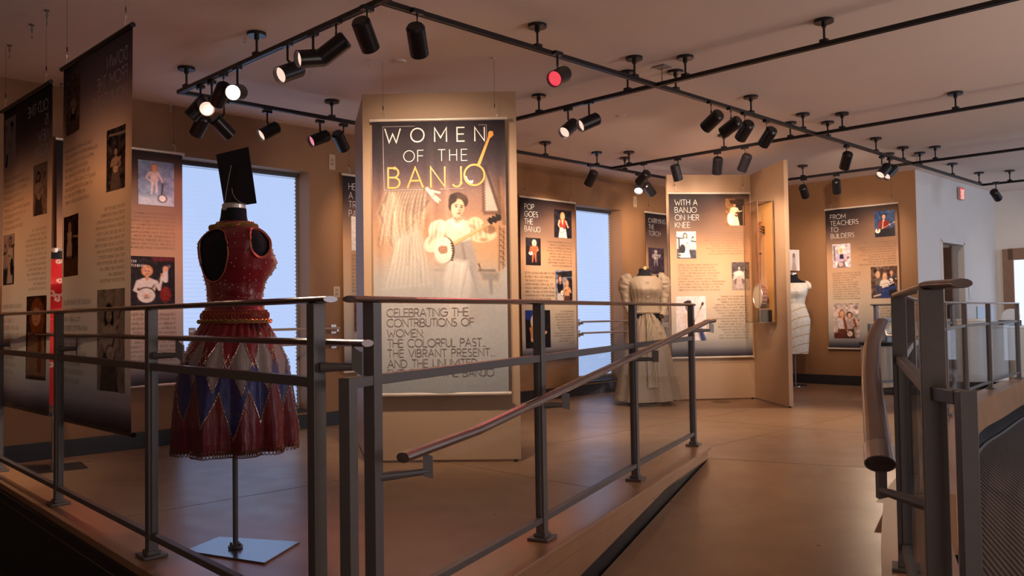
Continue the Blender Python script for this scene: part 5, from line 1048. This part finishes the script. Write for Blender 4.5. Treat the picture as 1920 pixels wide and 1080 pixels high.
# --- the cream gown with puffed sleeves
t = thing('dress_form', 'black dress form wearing a cream Victorian gown with puffed sleeves, by the far window', 'mannequin', (1.60, 10.30, 0), math.radians(186), 'dress forms')
form(t, cap=M_GOLD)
b = MB(); b.cyl((0, 0, .0), (0, 0, .9), .018, n=12); b.lathe([(.001, .03), (.05, .03), (.16, .012), (.17, 0)], 28); b.build('stand', mat('pale_wood_stand', (.50, .36, .24), .5), t)
CREAM = mat('cream_silk', (.33, .25, .18), .55, noise=.10, nscale=14, bump=.35, bscale=24, Sheen_Weight=.2)
def bod2(a, z):
    p = bodypt(a, z, off=.010); k = .004*math.sin(a*22)*math.exp(-((z-1.25)/.15)**2); return Vector((p.x*(1+k*5), p.y*(1+k*5)+(.01 if p.y > 0 else 0), p.z))
vs, fs = loft(bod2, list(np.linspace(1.10, 1.535, 50)), 140); b = MB(); b.add(vs, fs); b.build('bodice', CREAM, t, smooth=True)
b = MB(); b.box((0, .150, 1.37), (.035, .012, .20)); b.build('front_placket', CREAM, t, bevel=.004)
b = MB()
for i in range(60):
    a = 2*PI*i/60; p = bodypt(a, 1.535, off=.012); b.ball(p, .008, 4)
b.build('neck_ruffle', CREAM, t)['kind'] = 'stuff'
for sx in (-1, 1):                                                              # arms bent to the waist, gathered at the shoulder
    path = [(.165, -.01, 1.515, .045), (.20, -.01, 1.515, .072), (.232, -.01, 1.47, .084), (.245, -.005, 1.41, .078), (.243, .0, 1.34, .062), (.236, .01, 1.26, .050), (.226, .025, 1.18, .044), (.21, .06, 1.11, .038), (.185, .10, 1.07, .034), (.165, .125, 1.05, .034)]
    P = [Vector((sx*x, y, z)) for x, y, z, r in path]; PP = []; RR = []
    for i in range(len(P)-1):
        for k in range(5): PP.append(P[i].lerp(P[i+1], k/5)); RR.append(path[i][3]*(1-k/5)+path[i+1][3]*k/5)
    b = MB(); n = 28; vs = []
    for i, p in enumerate(PP):
        d = (PP[min(i+1, len(PP)-1)]-PP[max(i-1, 0)]).normalized(); x = d.cross(Vector((0, 1, 0))).normalized(); y = d.cross(x)
        for k in range(n):
            a = 2*PI*k/n; rr = RR[i]*(1+.07*math.sin(a*3+i*1.1)*(1 if i < 22 else .3)+.05*math.sin(i*1.7)); vs.append(p+(x*math.cos(a)+y*math.sin(a))*rr)
    b.add(vs, [(i*n+k, i*n+(k+1) % n, (i+1)*n+(k+1) % n, (i+1)*n+k) for i in range(len(PP)-1) for k in range(n)]); b.build('sleeve', CREAM, t, smooth=True)
    b = MB(); b.tube([PP[-1]-(PP[-1]-PP[-3])*.2, PP[-1]+(PP[-1]-PP[-3])*.3], .033, 14); b.build('cuff', mat('dark_cuff_lining', (.10, .07, .05), .7), t)
ZG = [(.05, .385), (.12, .370), (.30, .335), (.50, .300), (.70, .262), (.88, .225), (1.0, .180), (1.07, .145), (1.11, .125)]
def gown(a, z, off=0):
    r = float(np.interp(z, [q[0] for q in ZG], [q[1] for q in ZG])); w = np.clip((1.10-z)/.8, 0, 1); s = math.sin(a)
    fl = .022*w*math.sin(a*7+.8*math.sin(2*a))+.010*w*math.sin(a*17+2)+.006*math.sin(a*29)*math.exp(-((z-1.02)/.08)**2)
    back = 1.0+.22*max(0, -s)*w
    gap = -.035*w*math.exp(-((a-PI/2)/.16)**2)
    hem = .03*max(0, math.sin(a*3+1)) if z < .1 else 0
    return Vector(((r+fl+gap+off)*math.cos(a), (r+fl+gap+off)*.88*math.sin(a)*back, z+hem*.5))
vs, fs = loft(gown, list(np.linspace(.05, 1.11, 70)), 240); b = MB(); b.add(vs, fs); b.build('skirt', CREAM, t, smooth=True)
b = MB(); n = 26; vs = []
for i, z in enumerate(np.linspace(.22, 1.07, 60)):
    for k in range(n):
        a = PI/2+(k/(n-1)-.5)*.34; p = gown(a, z, .030); vs.append(p+Vector((0, .010*math.sin(k*1.5+math.sin(z*14))+.004*math.sin(z*60+k), 0)))
b.add(vs, [(i*n+k, i*n+k+1, (i+1)*n+k+1, (i+1)*n+k) for i in range(59) for k in range(n-1)]); b.build('front_ruffle', mat('gathered_lace', (.44, .37, .29), .7, noise=.35, nscale=60, bump=.5, bscale=70), t, smooth=True)
braid(lambda s: bodypt(2*PI*s, 1.105, off=.016), 60, .010, .008).build('belt', CREAM, t)
for sx, L_, w_ in ((-1, .24, .032), (.3, .42, .030), (-.3, .60, .028)):
    b = MB(); pts = [Vector((sx*(.04+.10*k/7), .135+.045*k/7, 1.10-L_*k/7)) for k in range(8)]
    vs = []
    for k, p in enumerate(pts): vs += [p-Vector((w_/2*(1+k*.08), 0, 0)), p+Vector((w_/2*(1+k*.08), .006*(k % 2), 0))]
    b.add(vs+[v+Vector((0, -.002, 0)) for v in vs], [(2*k, 2*k+1, 2*k+3, 2*k+2) for k in range(7)]+[(16+2*k, 18+2*k, 19+2*k, 17+2*k) for k in range(7)]); b.build('ribbon', CREAM, t)

# --- the white sequined sheath
t = thing('dress_form', 'black dress form in a white sequined sheath with gold bands, against the far brown wall', 'mannequin', (4.12, 12.50, 0), math.radians(160), 'dress forms')
form(t, z0=.80)
b = MB(); b.cyl((0, 0, 0), (0, 0, .85), .013, n=12); b.build('pole', M_METAL, t); b = MB(); b.cyl((0, 0, 0), (0, 0, .01), .16, n=28); b.build('base_plate', M_STEEL, t)
def sheath(a, z):
    if z > 1.05: return bodypt(a, z, off=.008)
    p = bodypt(a, max(z, .95), off=.010); k = np.interp(z, [.47, .62, .95, 1.05], [.86, .92, 1.05, 1.0]); return Vector((p.x*k, p.y*k, z))
na, nz = 120, 150; vs = []; cols = []
for z in np.linspace(.47, 1.50, nz):
    for k in range(na):
        a = 2*PI*k/na; vs.append(sheath(a, z)); g = ((z+.10*math.cos(a+.5))/.13) % 1; cols.append((.56, .36, .14) if g < .10 and z < 1.22 else (.74, .72, .66) if random.random() < .8 else (.95, .92, .85))
fs = [(i*na+k, i*na+(k+1) % na, (i+1)*na+(k+1) % na, (i+1)*na+k) for i in range(nz-1) for k in range(na)]
me = bpy.data.meshes.new('sheath'); me.from_pydata([tuple(v) for v in vs], [], fs); me.update(); setcol(me, cols); link('sheath', me, print_mat('sequined_cloth', .35, 0, .6), t, smooth=True)
for sx in (-1, 1):
    b = MB(); vs = []; n = 20
    for i in range(8):
        u = i/7
        for k in range(n):
            a = 2*PI*k/n; r = .062+.012*math.sin(u*PI); vs.append(Vector((sx*(.165+.075*u+.012*math.cos(a)), r*1.0*math.cos(a), 1.475+r*.9*math.sin(a)-.035*u)))
    b.add(vs, [(i*n+k, i*n+(k+1) % n, (i+1)*n+(k+1) % n, (i+1)*n+k) for i in range(7) for k in range(n)]); b.build('cap_sleeve', mat('white_cloth', (.78, .72, .64), .7, bump=.4), t, smooth=True)
    b = MB(); b.torus((sx*.240, 0, 1.44), .062, .005, (sx, 0, 0), 24, 6); b.build('sleeve_band', M_GOLD, t)
tc = thing('display_card', 'small white card with a figure photo above the white sequined sheath', 'card', (4.12, 12.50, 1.655), math.radians(20))
cvx = Cv(40, 60, (.84, .80, .78)); player(cvx, .5, .4, .1, (.2, .12, .1), (.7, .62, .58), (.7, .6, .56), skin=(.7, .56, .48), bj=None)
grid_print('printed_card', cvx, -.10, .03, .20, .30, -.03, tc)
b = MB(); b.box((0, -.024, .18), (.205, .004, .305)); b.build('card_backing', mat('white_card', (.75, .70, .66), .6), tc); b = MB(); b.cyl((0, 0, 0), (0, -.015, .12), .006, n=8); b.build('card_stem', M_ACRYL, tc)

# --- the red coat behind the left banners
t = thing('dress_form', 'dress form in a long red coat with white floral pattern, behind the two mirrored banners', 'mannequin', (-3.45, 6.42, 0), math.radians(215), 'dress forms')
form(t, cap=M_SILVER)
def coat(a, z):
    if z > 1.12: return bodypt(a, z, off=.020)
    p = bodypt(a, 1.12, off=.020); k = np.interp(z, [.50, .9, 1.12], [1.75, 1.4, 1.0])+.05*math.sin(a*9)*np.clip((1.1-z), 0, 1); return Vector((p.x*k, p.y*k*1.1, z))
na, nz = 160, 170; vs = []; cols = []; sp = [(random.uniform(0, 2*PI), random.uniform(1.25, 1.56)) for _ in range(130)]+[(random.uniform(0, 2*PI), random.uniform(.5, .85)) for _ in range(60)]
SPA = np.array(sp)
for z in np.linspace(.50, 1.565, nz):
    for k in range(na):
        a = 2*PI*k/na; vs.append(coat(a, z)); d = np.hypot((((SPA[:, 0]-a+PI) % (2*PI))-PI)*.17, SPA[:, 1]-z); m = d.min(); cols.append((.72, .48, .44) if (.007 < m < .019) else (.52, .012, .02))
fs = [(i*na+k, i*na+(k+1) % na, (i+1)*na+(k+1) % na, (i+1)*na+k) for i in range(nz-1) for k in range(na)]
me = bpy.data.meshes.new('coat'); me.from_pydata([tuple(v) for v in vs], [], fs); me.update(); setcol(me, cols); link('coat', me, print_mat('patterned_cloth', .5, 0, .2), t, smooth=True)
for sx in (-1, 1):
    b = MB(); pts = [Vector((sx*.16, 0, 1.50)), Vector((sx*.215, 0, 1.44)), Vector((sx*.245, .01, 1.25)), Vector((sx*.255, .03, 1.02)), Vector((sx*.25, .06, .90))]; b.tube(pts, .052, 16); b.build('sleeve', mat('red_coat_cloth', (.52, .012, .02), .5, bump=.2), t, smooth=True)
b = MB(); b.cyl((0, 0, .008), (0, 0, .95), .0125, n=12); b.cyl((0, 0, .008), (0, 0, .03), .03, n=14); b.build('pole', M_SILVER, t)
b = MB(); b.box((0, 0, .004), (.42, .32, .008)); b.build('base_plate', mat('dark_steel_plate', (.10, .09, .10), .3, .7), t)

# ---------------------------------------------------------------- the glass case with a banjo
wa = Vector((2.995, 10.72, 0)); wd_ = Vector((.10, -1.05, 0)).normalized(); wn = Vector((-wd_.y, wd_.x, 0))*-1
# case on the wing, standing out towards the left
s0, s1, dp, z0, z1 = .34, .79, .185, .965, 2.385
def cp(s, o, z): p = wa+wd_*s+wn*o; return Vector((p.x, p.y, z))
t = thing('display_case', 'clear acrylic wall case holding a banjo, on the wing of the beige panel', 'display case', cp((s0+s1)/2, 0, z0))
b = MB(); b.box(cp((s0+s1)/2, .012, (z0+z1)/2), (s1-s0, .012, z1-z0), wd_, wn); b.build('back_board', M_MAPLE, t, world=True)
for s in (s0, s1): b = MB(); b.box(cp(s, dp/2+.01, (z0+z1)/2), (.006, dp, z1-z0), wd_, wn); b.build('acrylic_side', M_ACRYL, t, world=True)
b = MB(); b.box(cp((s0+s1)/2, dp+.01, (z0+z1)/2), (s1-s0, .006, z1-z0), wd_, wn); b.build('acrylic_front', M_ACRYL, t, world=True)
for z in (z0, z1): b = MB(); b.box(cp((s0+s1)/2, dp/2+.01, z), (s1-s0, dp, .006), wd_, wn); b.build('acrylic_end', M_ACRYL, t, world=True)
b = MB()
for s in (s0, s1):
    b.bar(cp(s, dp+.012, z0), cp(s, dp+.012, z1), .007, .007)
    b.bar(cp(s, .014, z0), cp(s, .014, z1), .010, .010)
for z in (z0, z1): b.bar(cp(s0, .014, z), cp(s1, .014, z), .014, .014); b.bar(cp(s0, dp+.012, z), cp(s1, dp+.012, z), .006, .006); b.bar(cp(s1, .0, z), cp(s1, dp, z), .006, .006)
b.build('polished_edges', mat('case_edge', (.16, .10, .07), .3, .2), t, world=True)
b = MB(); b.box(cp(.60, .06, z0+.075), (.22, .085, .14), wd_, wn); o = b.build('support_block', M_DARK, t, world=True)
t = thing('banjo', 'old banjo with a round pale head standing upright in the clear wall case', 'banjo', cp(.58, .10, z0+.15))
hc = cp(.58, .115, z0+.31)
b = MB(); b.cyl(hc-wn*.045, hc+wn*.02, .138, n=36, cap1=False); b.build('rim', M_BROWN, t, world=True)
b = MB(); b.cyl(hc+wn*.018, hc+wn*.021, .134, n=36); b.build('drum_head', M_CREAM, t, world=True)
b = MB(); b.torus(hc+wn*.020, .139, .006, wn, 40, 8)
for k in range(20): a = 2*PI*k/20; e = wd_*math.cos(a)*.146+Vector((0, 0, math.sin(a)*.146)); b.cyl(hc+e-wn*.03, hc+e+wn*.022, .004, n=6)
b.build('tension_hoop', M_SILVER, t, world=True)
b = MB(); nk = [cp(.58, .135, z0+.44), cp(.58, .135, 1.85), cp(.58, .13, 2.02)]; b.sweep([nk[0], nk[1], nk[2]], [(-.02, -.012), (.02, -.012), (.022, .010), (-.022, .010)]); b.sweep([nk[2], cp(.58, .105, 2.10), cp(.58, .082, 2.16)], [(-.028, -.01), (.028, -.01), (.028, .008), (-.028, .008)]); b.build('neck', M_BROWN, t, world=True)
for k, z in enumerate((2.05, 2.085, 2.12)):
    b = MB(); b.cyl(cp(.58, .10, z), cp(.58, .045, z-.02), .004, n=8); b.cyl(cp(.58, .050, z-.018), cp(.58, .035, z-.024), .011, n=10); b.build('tuning_peg', M_DARK, t, world=True)
b = MB(); b.cyl(cp(.58, .12, 1.78), cp(.58, .085, 1.78), .006, n=8); b.ball(cp(.58, .085, 1.78), .01, 6); b.build('tuning_peg', M_DARK, t, world=True)
b = MB(); b.torus(hc-wn*.05, .10, .006, wn, 24, 6); b.ball(hc-wn*.06+Vector((0, 0, -.05)), .05, 8); b.ball(hc-wn*.05+Vector((0, 0, .06)), .05, 8); b.build('resonator', M_BROWN, t, world=True)

# ---------------------------------------------------------------- white counters by the curving guard
def cth(lab, cat, loc): return thing('exhibit_counter', lab, cat, loc, 0, 'rounded exhibit counters')
def curved(t, name, c, r, a0, a1, z0, z1, th, m, n=20, label=None):
    b = MB(); vs = []
    for k in range(n+1):
        a = math.radians(a0+(a1-a0)*k/n)
        for rr in (r, r-th):
            for z in (z0, z1): vs.append((c[0]+rr*math.cos(a), c[1]+rr*math.sin(a), z))
    fs = []
    for k in range(n):
        i = 4*k; j = i+4; fs += [(i, j, j+1, i+1), (i+2, i+3, j+3, j+2), (i+1, j+1, j+3, i+3), (i, i+2, j+2, j)]
    fs += [(0, 1, 3, 2), (4*n, 4*n+2, 4*n+3, 4*n+1)]; b.add(vs, fs); o = b.build(name, m, t, world=True)
    if label: o['label'] = label
    return o
t = cth('tall white curved counter behind the curving guard glass, nearest the middle post', 'counter', (6.27, 11.85, 0))
curved(t, 'curved_front', (6.27, 11.85), .33, 175, 330, .10, .92, .03, M_CREAM); curved(t, 'counter_top', (6.27, 11.85), .35, 170, 335, .92, .95, .30, M_CREAM); curved(t, 'plinth', (6.27, 11.85), .28, 175, 330, 0, .10, .03, M_DARK); b = MB(); b.box((6.30, 11.87, .5), (.26, .26, .84)); b.build('core_cabinet', M_CREAM, t, world=True, bevel=.01)
t = cth('grey-white rounded pedestal behind the guard glass, centre of the three', 'counter', (6.72, 12.08, 0))
b = MB(); b.cyl((6.74, 12.12, .06), (6.74, 12.12, .82), .24, n=36); b.build('drum', M_CREAM, t, world=True, smooth=False, bevel=.01); b = MB(); b.cyl((6.74, 12.12, .82), (6.74, 12.12, .85), .26, n=36); b.build('counter_top', M_CREAM, t, world=True); b = MB(); b.cyl((6.74, 12.12, 0), (6.74, 12.12, .06), .2, n=24); b.build('plinth', M_DARK, t, world=True)
b = MB(); b.box((6.68, 12.07, 1.0), (.26, .03, .24), (1, .2, 0), (-.2, 1, 0)); b.box((6.68, 12.09, .87), (.2, .12, .03)); b.build('screen', mat('pale_blue_screen_back', (.35, .45, .58), .3), t, world=True)
t = cth('tan rounded pedestal with a round mirror behind the guard glass, rightmost of the three', 'counter', (7.36, 12.66, 0))
b = MB(); b.cyl((7.36, 12.66, .06), (7.36, 12.66, .80), .27, n=36); b.build('drum', mat('tan_laminate', (.46, .36, .26), .4), t, world=True, bevel=.01); b = MB(); b.cyl((7.36, 12.66, .80), (7.36, 12.66, .83), .29, n=36); b.build('counter_top', M_CREAM, t, world=True)
b = MB(); b.cyl((7.36, 12.66, 0), (7.36, 12.66, .06), .24, n=24); b.build('plinth', M_DARK, t, world=True)
b = MB(); b.cyl((7.34, 12.59, .95), (7.35, 12.62, .96), .125, n=32); b.build('round_mirror', mat('round_white_disc', (.80, .78, .76), .25), t, world=True); b = MB(); b.cyl((7.36, 12.64, .83), (7.35, 12.625, 1.0), .012, n=8); b.box((7.29, 12.52, .87), (.25, .16, .08)); b.build('mirror_stand', M_DARK, t, world=True, bevel=.01)
t = cth('low white drum counter in front of the teachers banner, behind the short guard rail', 'counter', (5.0, 11.42, 0))
b = MB(); b.cyl((5.0, 11.42, .06), (5.0, 11.42, .62), .33, n=40); b.build('drum', M_CREAM, t, world=True, bevel=.01); b = MB(); b.cyl((5.0, 11.42, .62), (5.0, 11.42, .66), .35, n=40); b.build('counter_top', M_DARK, t, world=True); b = MB(); b.cyl((5.0, 11.42, 0), (5.0, 11.42, .06), .29, n=30); b.build('plinth', M_DARK, t, world=True)
b = MB(); b.box((5.02, 11.38, .86), (.34, .02, .26), (1, .15, 0), (-.15, .85, .4), (0, -.4, .9)); b.box((5.02, 11.42, .70), (.06, .06, .10)); b.build('tilted_screen', mat('pale_blue_screen_back', (.35, .45, .58), .3), t, world=True)
t = thing('reading_stand', 'tilted reading board on a post, seen through the gap between the nearest right posts', 'stand', (4.30, 9.35, 0))
b = MB(); b.cyl((4.30, 9.35, 0), (4.30, 9.35, .86), .025, n=12); b.build('post', M_METAL, t, world=True); b = MB(); b.cyl((4.30, 9.35, 0), (4.30, 9.35, .015), .14, n=24); b.build('foot', M_METAL, t, world=True)
b = MB(); b.box((4.30, 9.33, .88), (.46, .34, .02), (1, -.3, 0), (.25, .85, .42), (0, -.4, .9)); b.build('board', M_SILVER, t, world=True, bevel=.004)
cvx = Cv(50, 40, (.55, .62, .70)).noise(.12, 6)
for k in range(3): cvx.poly([(.08+.3*k, .12), (.32+.3*k, .12), (.32+.3*k, .62), (.08+.3*k, .62)], ((.8, .78, .72), (.2, .25, .34), (.62, .5, .4))[k])
b = MB(); o = grid_print('printed_sheet', cvx, -.21, -.15, .42, .30, 0, t); o.parent = t; o.matrix_parent_inverse = Matrix.Identity(4)
X_ = Vector((1, -.3, 0)).normalized(); Y_ = Vector((.25, .85, .42)).normalized(); Z_ = X_.cross(Y_).normalized()
o.matrix_local = Matrix(((X_.x, -Z_.x, Y_.x, 0), (X_.y, -Z_.y, Y_.y, -.02), (X_.z, -Z_.z, Y_.z, .896), (0, 0, 0, 1)))

# ---------------------------------------------------------------- exit sign, plates, ceiling fittings
ex = Vector((6.80, 12.95, 2.845)); t = thing('exit_sign', 'red lit exit sign high on the white wall', 'sign', ex)
b = MB(); b.box(ex-B*.03+A*.08, (.18, .04, .19), A, B); b.build('sign_box', mat('sign_housing', (.45, .25, .24), .5), t, world=True, bevel=.003)
b = MB(); V, Fc = strokes([('EXIT', .012, .03, .13, .14, 'l')], .17); b.v = [tuple(ex-B*.052+A*(v.x)+Vector((0, 0, v.y-.11))) for v in V]; b.f = Fc; b.build('sign_lettering', M_EXIT, t, world=True)
b = MB(); b.box(ex-B*.0505+A*.08, (.165, .002, .175), A, B); b.build('sign_face', emis('red_sign_face', (1, .12, .10), .55), t, world=True)
def plate(label, name, x, z, w, h, holes):
    p = wl(x); t = thing(name, label, 'switch' if 'switch' in name else 'outlet', p+Vector((0, 0, z)))
    b = MB(); b.box(p-B*.005+Vector((0, 0, z)), (w, .008, h), A, B); b.build('cover_plate', M_PLATE, t, world=True, bevel=.002)
    for k in range(holes):
        b = MB(); b.box(p-B*.010+Vector((0, 0, z+(k-(holes-1)/2)*.04)), (w*.4, .004, .024), A, B); b.build('socket', mat('socket_insert', (.30, .22, .16), .5), t, world=True)
plate('small pale wall plate high on the wall left of the title panel', 'wall_plate', -1.84, 2.70, .075, .16, 2)
plate('power outlet on the wall left of the title panel at hip height', 'power_outlet', -1.81, 1.36, .08, .115, 2)
plate('small pale wall plate high above the torch banner', 'wall_plate', 1.81, 2.72, .075, .16, 2)
p = Vector((7.11, 13.26, 1.38)); t = thing('light_switch', 'white light switch plate beside the open doorway', 'switch', p)
b = MB(); b.box(p-B*.006, (.09, .010, .30), A, B); b.build('cover_plate', M_WHITE, t, world=True, bevel=.002); b = MB(); b.box(p-B*.013, (.03, .006, .07), A, B); b.build('rocker', mat('switch_rocker', (.75, .75, .75), .4), t, world=True)
for k, (x, y, lab) in enumerate([(749, 114, 'small round white ceiling disc above the title panel'), (1165, 217, 'small round white ceiling disc right of the title panel')]):
    p = pz(x, y, H); t = thing('ceiling_disc', lab, 'ceiling disc', p, 0, 'round ceiling discs'); b = MB(); b.cyl((p.x, p.y, H-.010), (p.x, p.y, H), .045, .05, 28); b.build('cover', M_CEIL, t, world=True, bevel=.002); b = MB(); b.cyl((p.x, p.y, H-.013), (p.x, p.y, H-.009), .02, n=14); b.build('centre_cap', M_SILVER, t, world=True)
p = pz(459, 72, H); t = thing('ceiling_ring', 'tiny silver ring screwed in the ceiling left of the nearest canopy', 'hook', p); b = MB(); b.torus((p.x, p.y, H-.018), .012, .003, (.6, 1, 0), 18, 6); b.build('ring', M_SILVER, t, world=True); b = MB(); b.cyl((p.x, p.y, H-.008), (p.x, p.y, H), .008, n=10); b.build('screw', M_SILVER, t, world=True)
for k, (x, y, z, lab) in enumerate([(1241, 125, 0, 'small square plate with a thin rod where the first two tracks cross'), (1719, 291, 0, 'small square plate with a thin rod at the far track crossing')]):
    p = pz(x, y, H); t = thing('ceiling_plate', lab, 'bracket', p, 0, 'track crossing plates'); b = MB(); b.box((p.x, p.y, H-.004), (.11, .11, .008), A, B); b.build('plate', M_METAL, t, world=True, bevel=.002); b = MB(); b.cyl((p.x, p.y, TZ+.012), (p.x, p.y, H-.006), .004, n=8); b.build('rod', M_METAL, t, world=True)
for k, (x, y, lab) in enumerate([(88, 19, 'empty black ceiling hook nearest the top left corner'), (60, 46, 'empty ceiling hook below the one nearest the top left corner'), (18, 85, 'empty ceiling hook closest to the left edge'), (115, 157, 'tiny ceiling hook between the two mirrored banners'), (320, 191, 'tiny ceiling hook above the nearest window'),
        (580, 135, 'empty wire hook left of the title panel top'), (693, 113, 'empty wire hook above the left side of the title panel'), (925, 108, 'empty wire hook above the right side of the title panel')]):
    p = pz(x, y, H); t = thing('ceiling_hook', lab, 'hook', p, 0, 'empty ceiling hooks'); b = MB(); b.cyl((p.x, p.y, H-.006), (p.x, p.y, H), .015, n=14); b.build('cap', M_METAL if k < 4 else M_SILVER, t, world=True)
    b = MB(); b.cyl((p.x, p.y, H-.024), (p.x, p.y, H-.004), .003, n=6); b.torus((p.x, p.y, H-.031), .008, .0022, (.3, 1, 0), 14, 5); b.torus((p.x, p.y, H-.046), .007, .002, (1, .3, 0), 14, 5); b.cyl((p.x, p.y, H-.078), (p.x, p.y, H-.053), .0012, n=5); b.cyl((p.x, p.y, H-.090), (p.x, p.y, H-.076), .0035, n=8); b.build('wire_loop', M_METAL if k < 4 else M_SILVER, t, world=True)
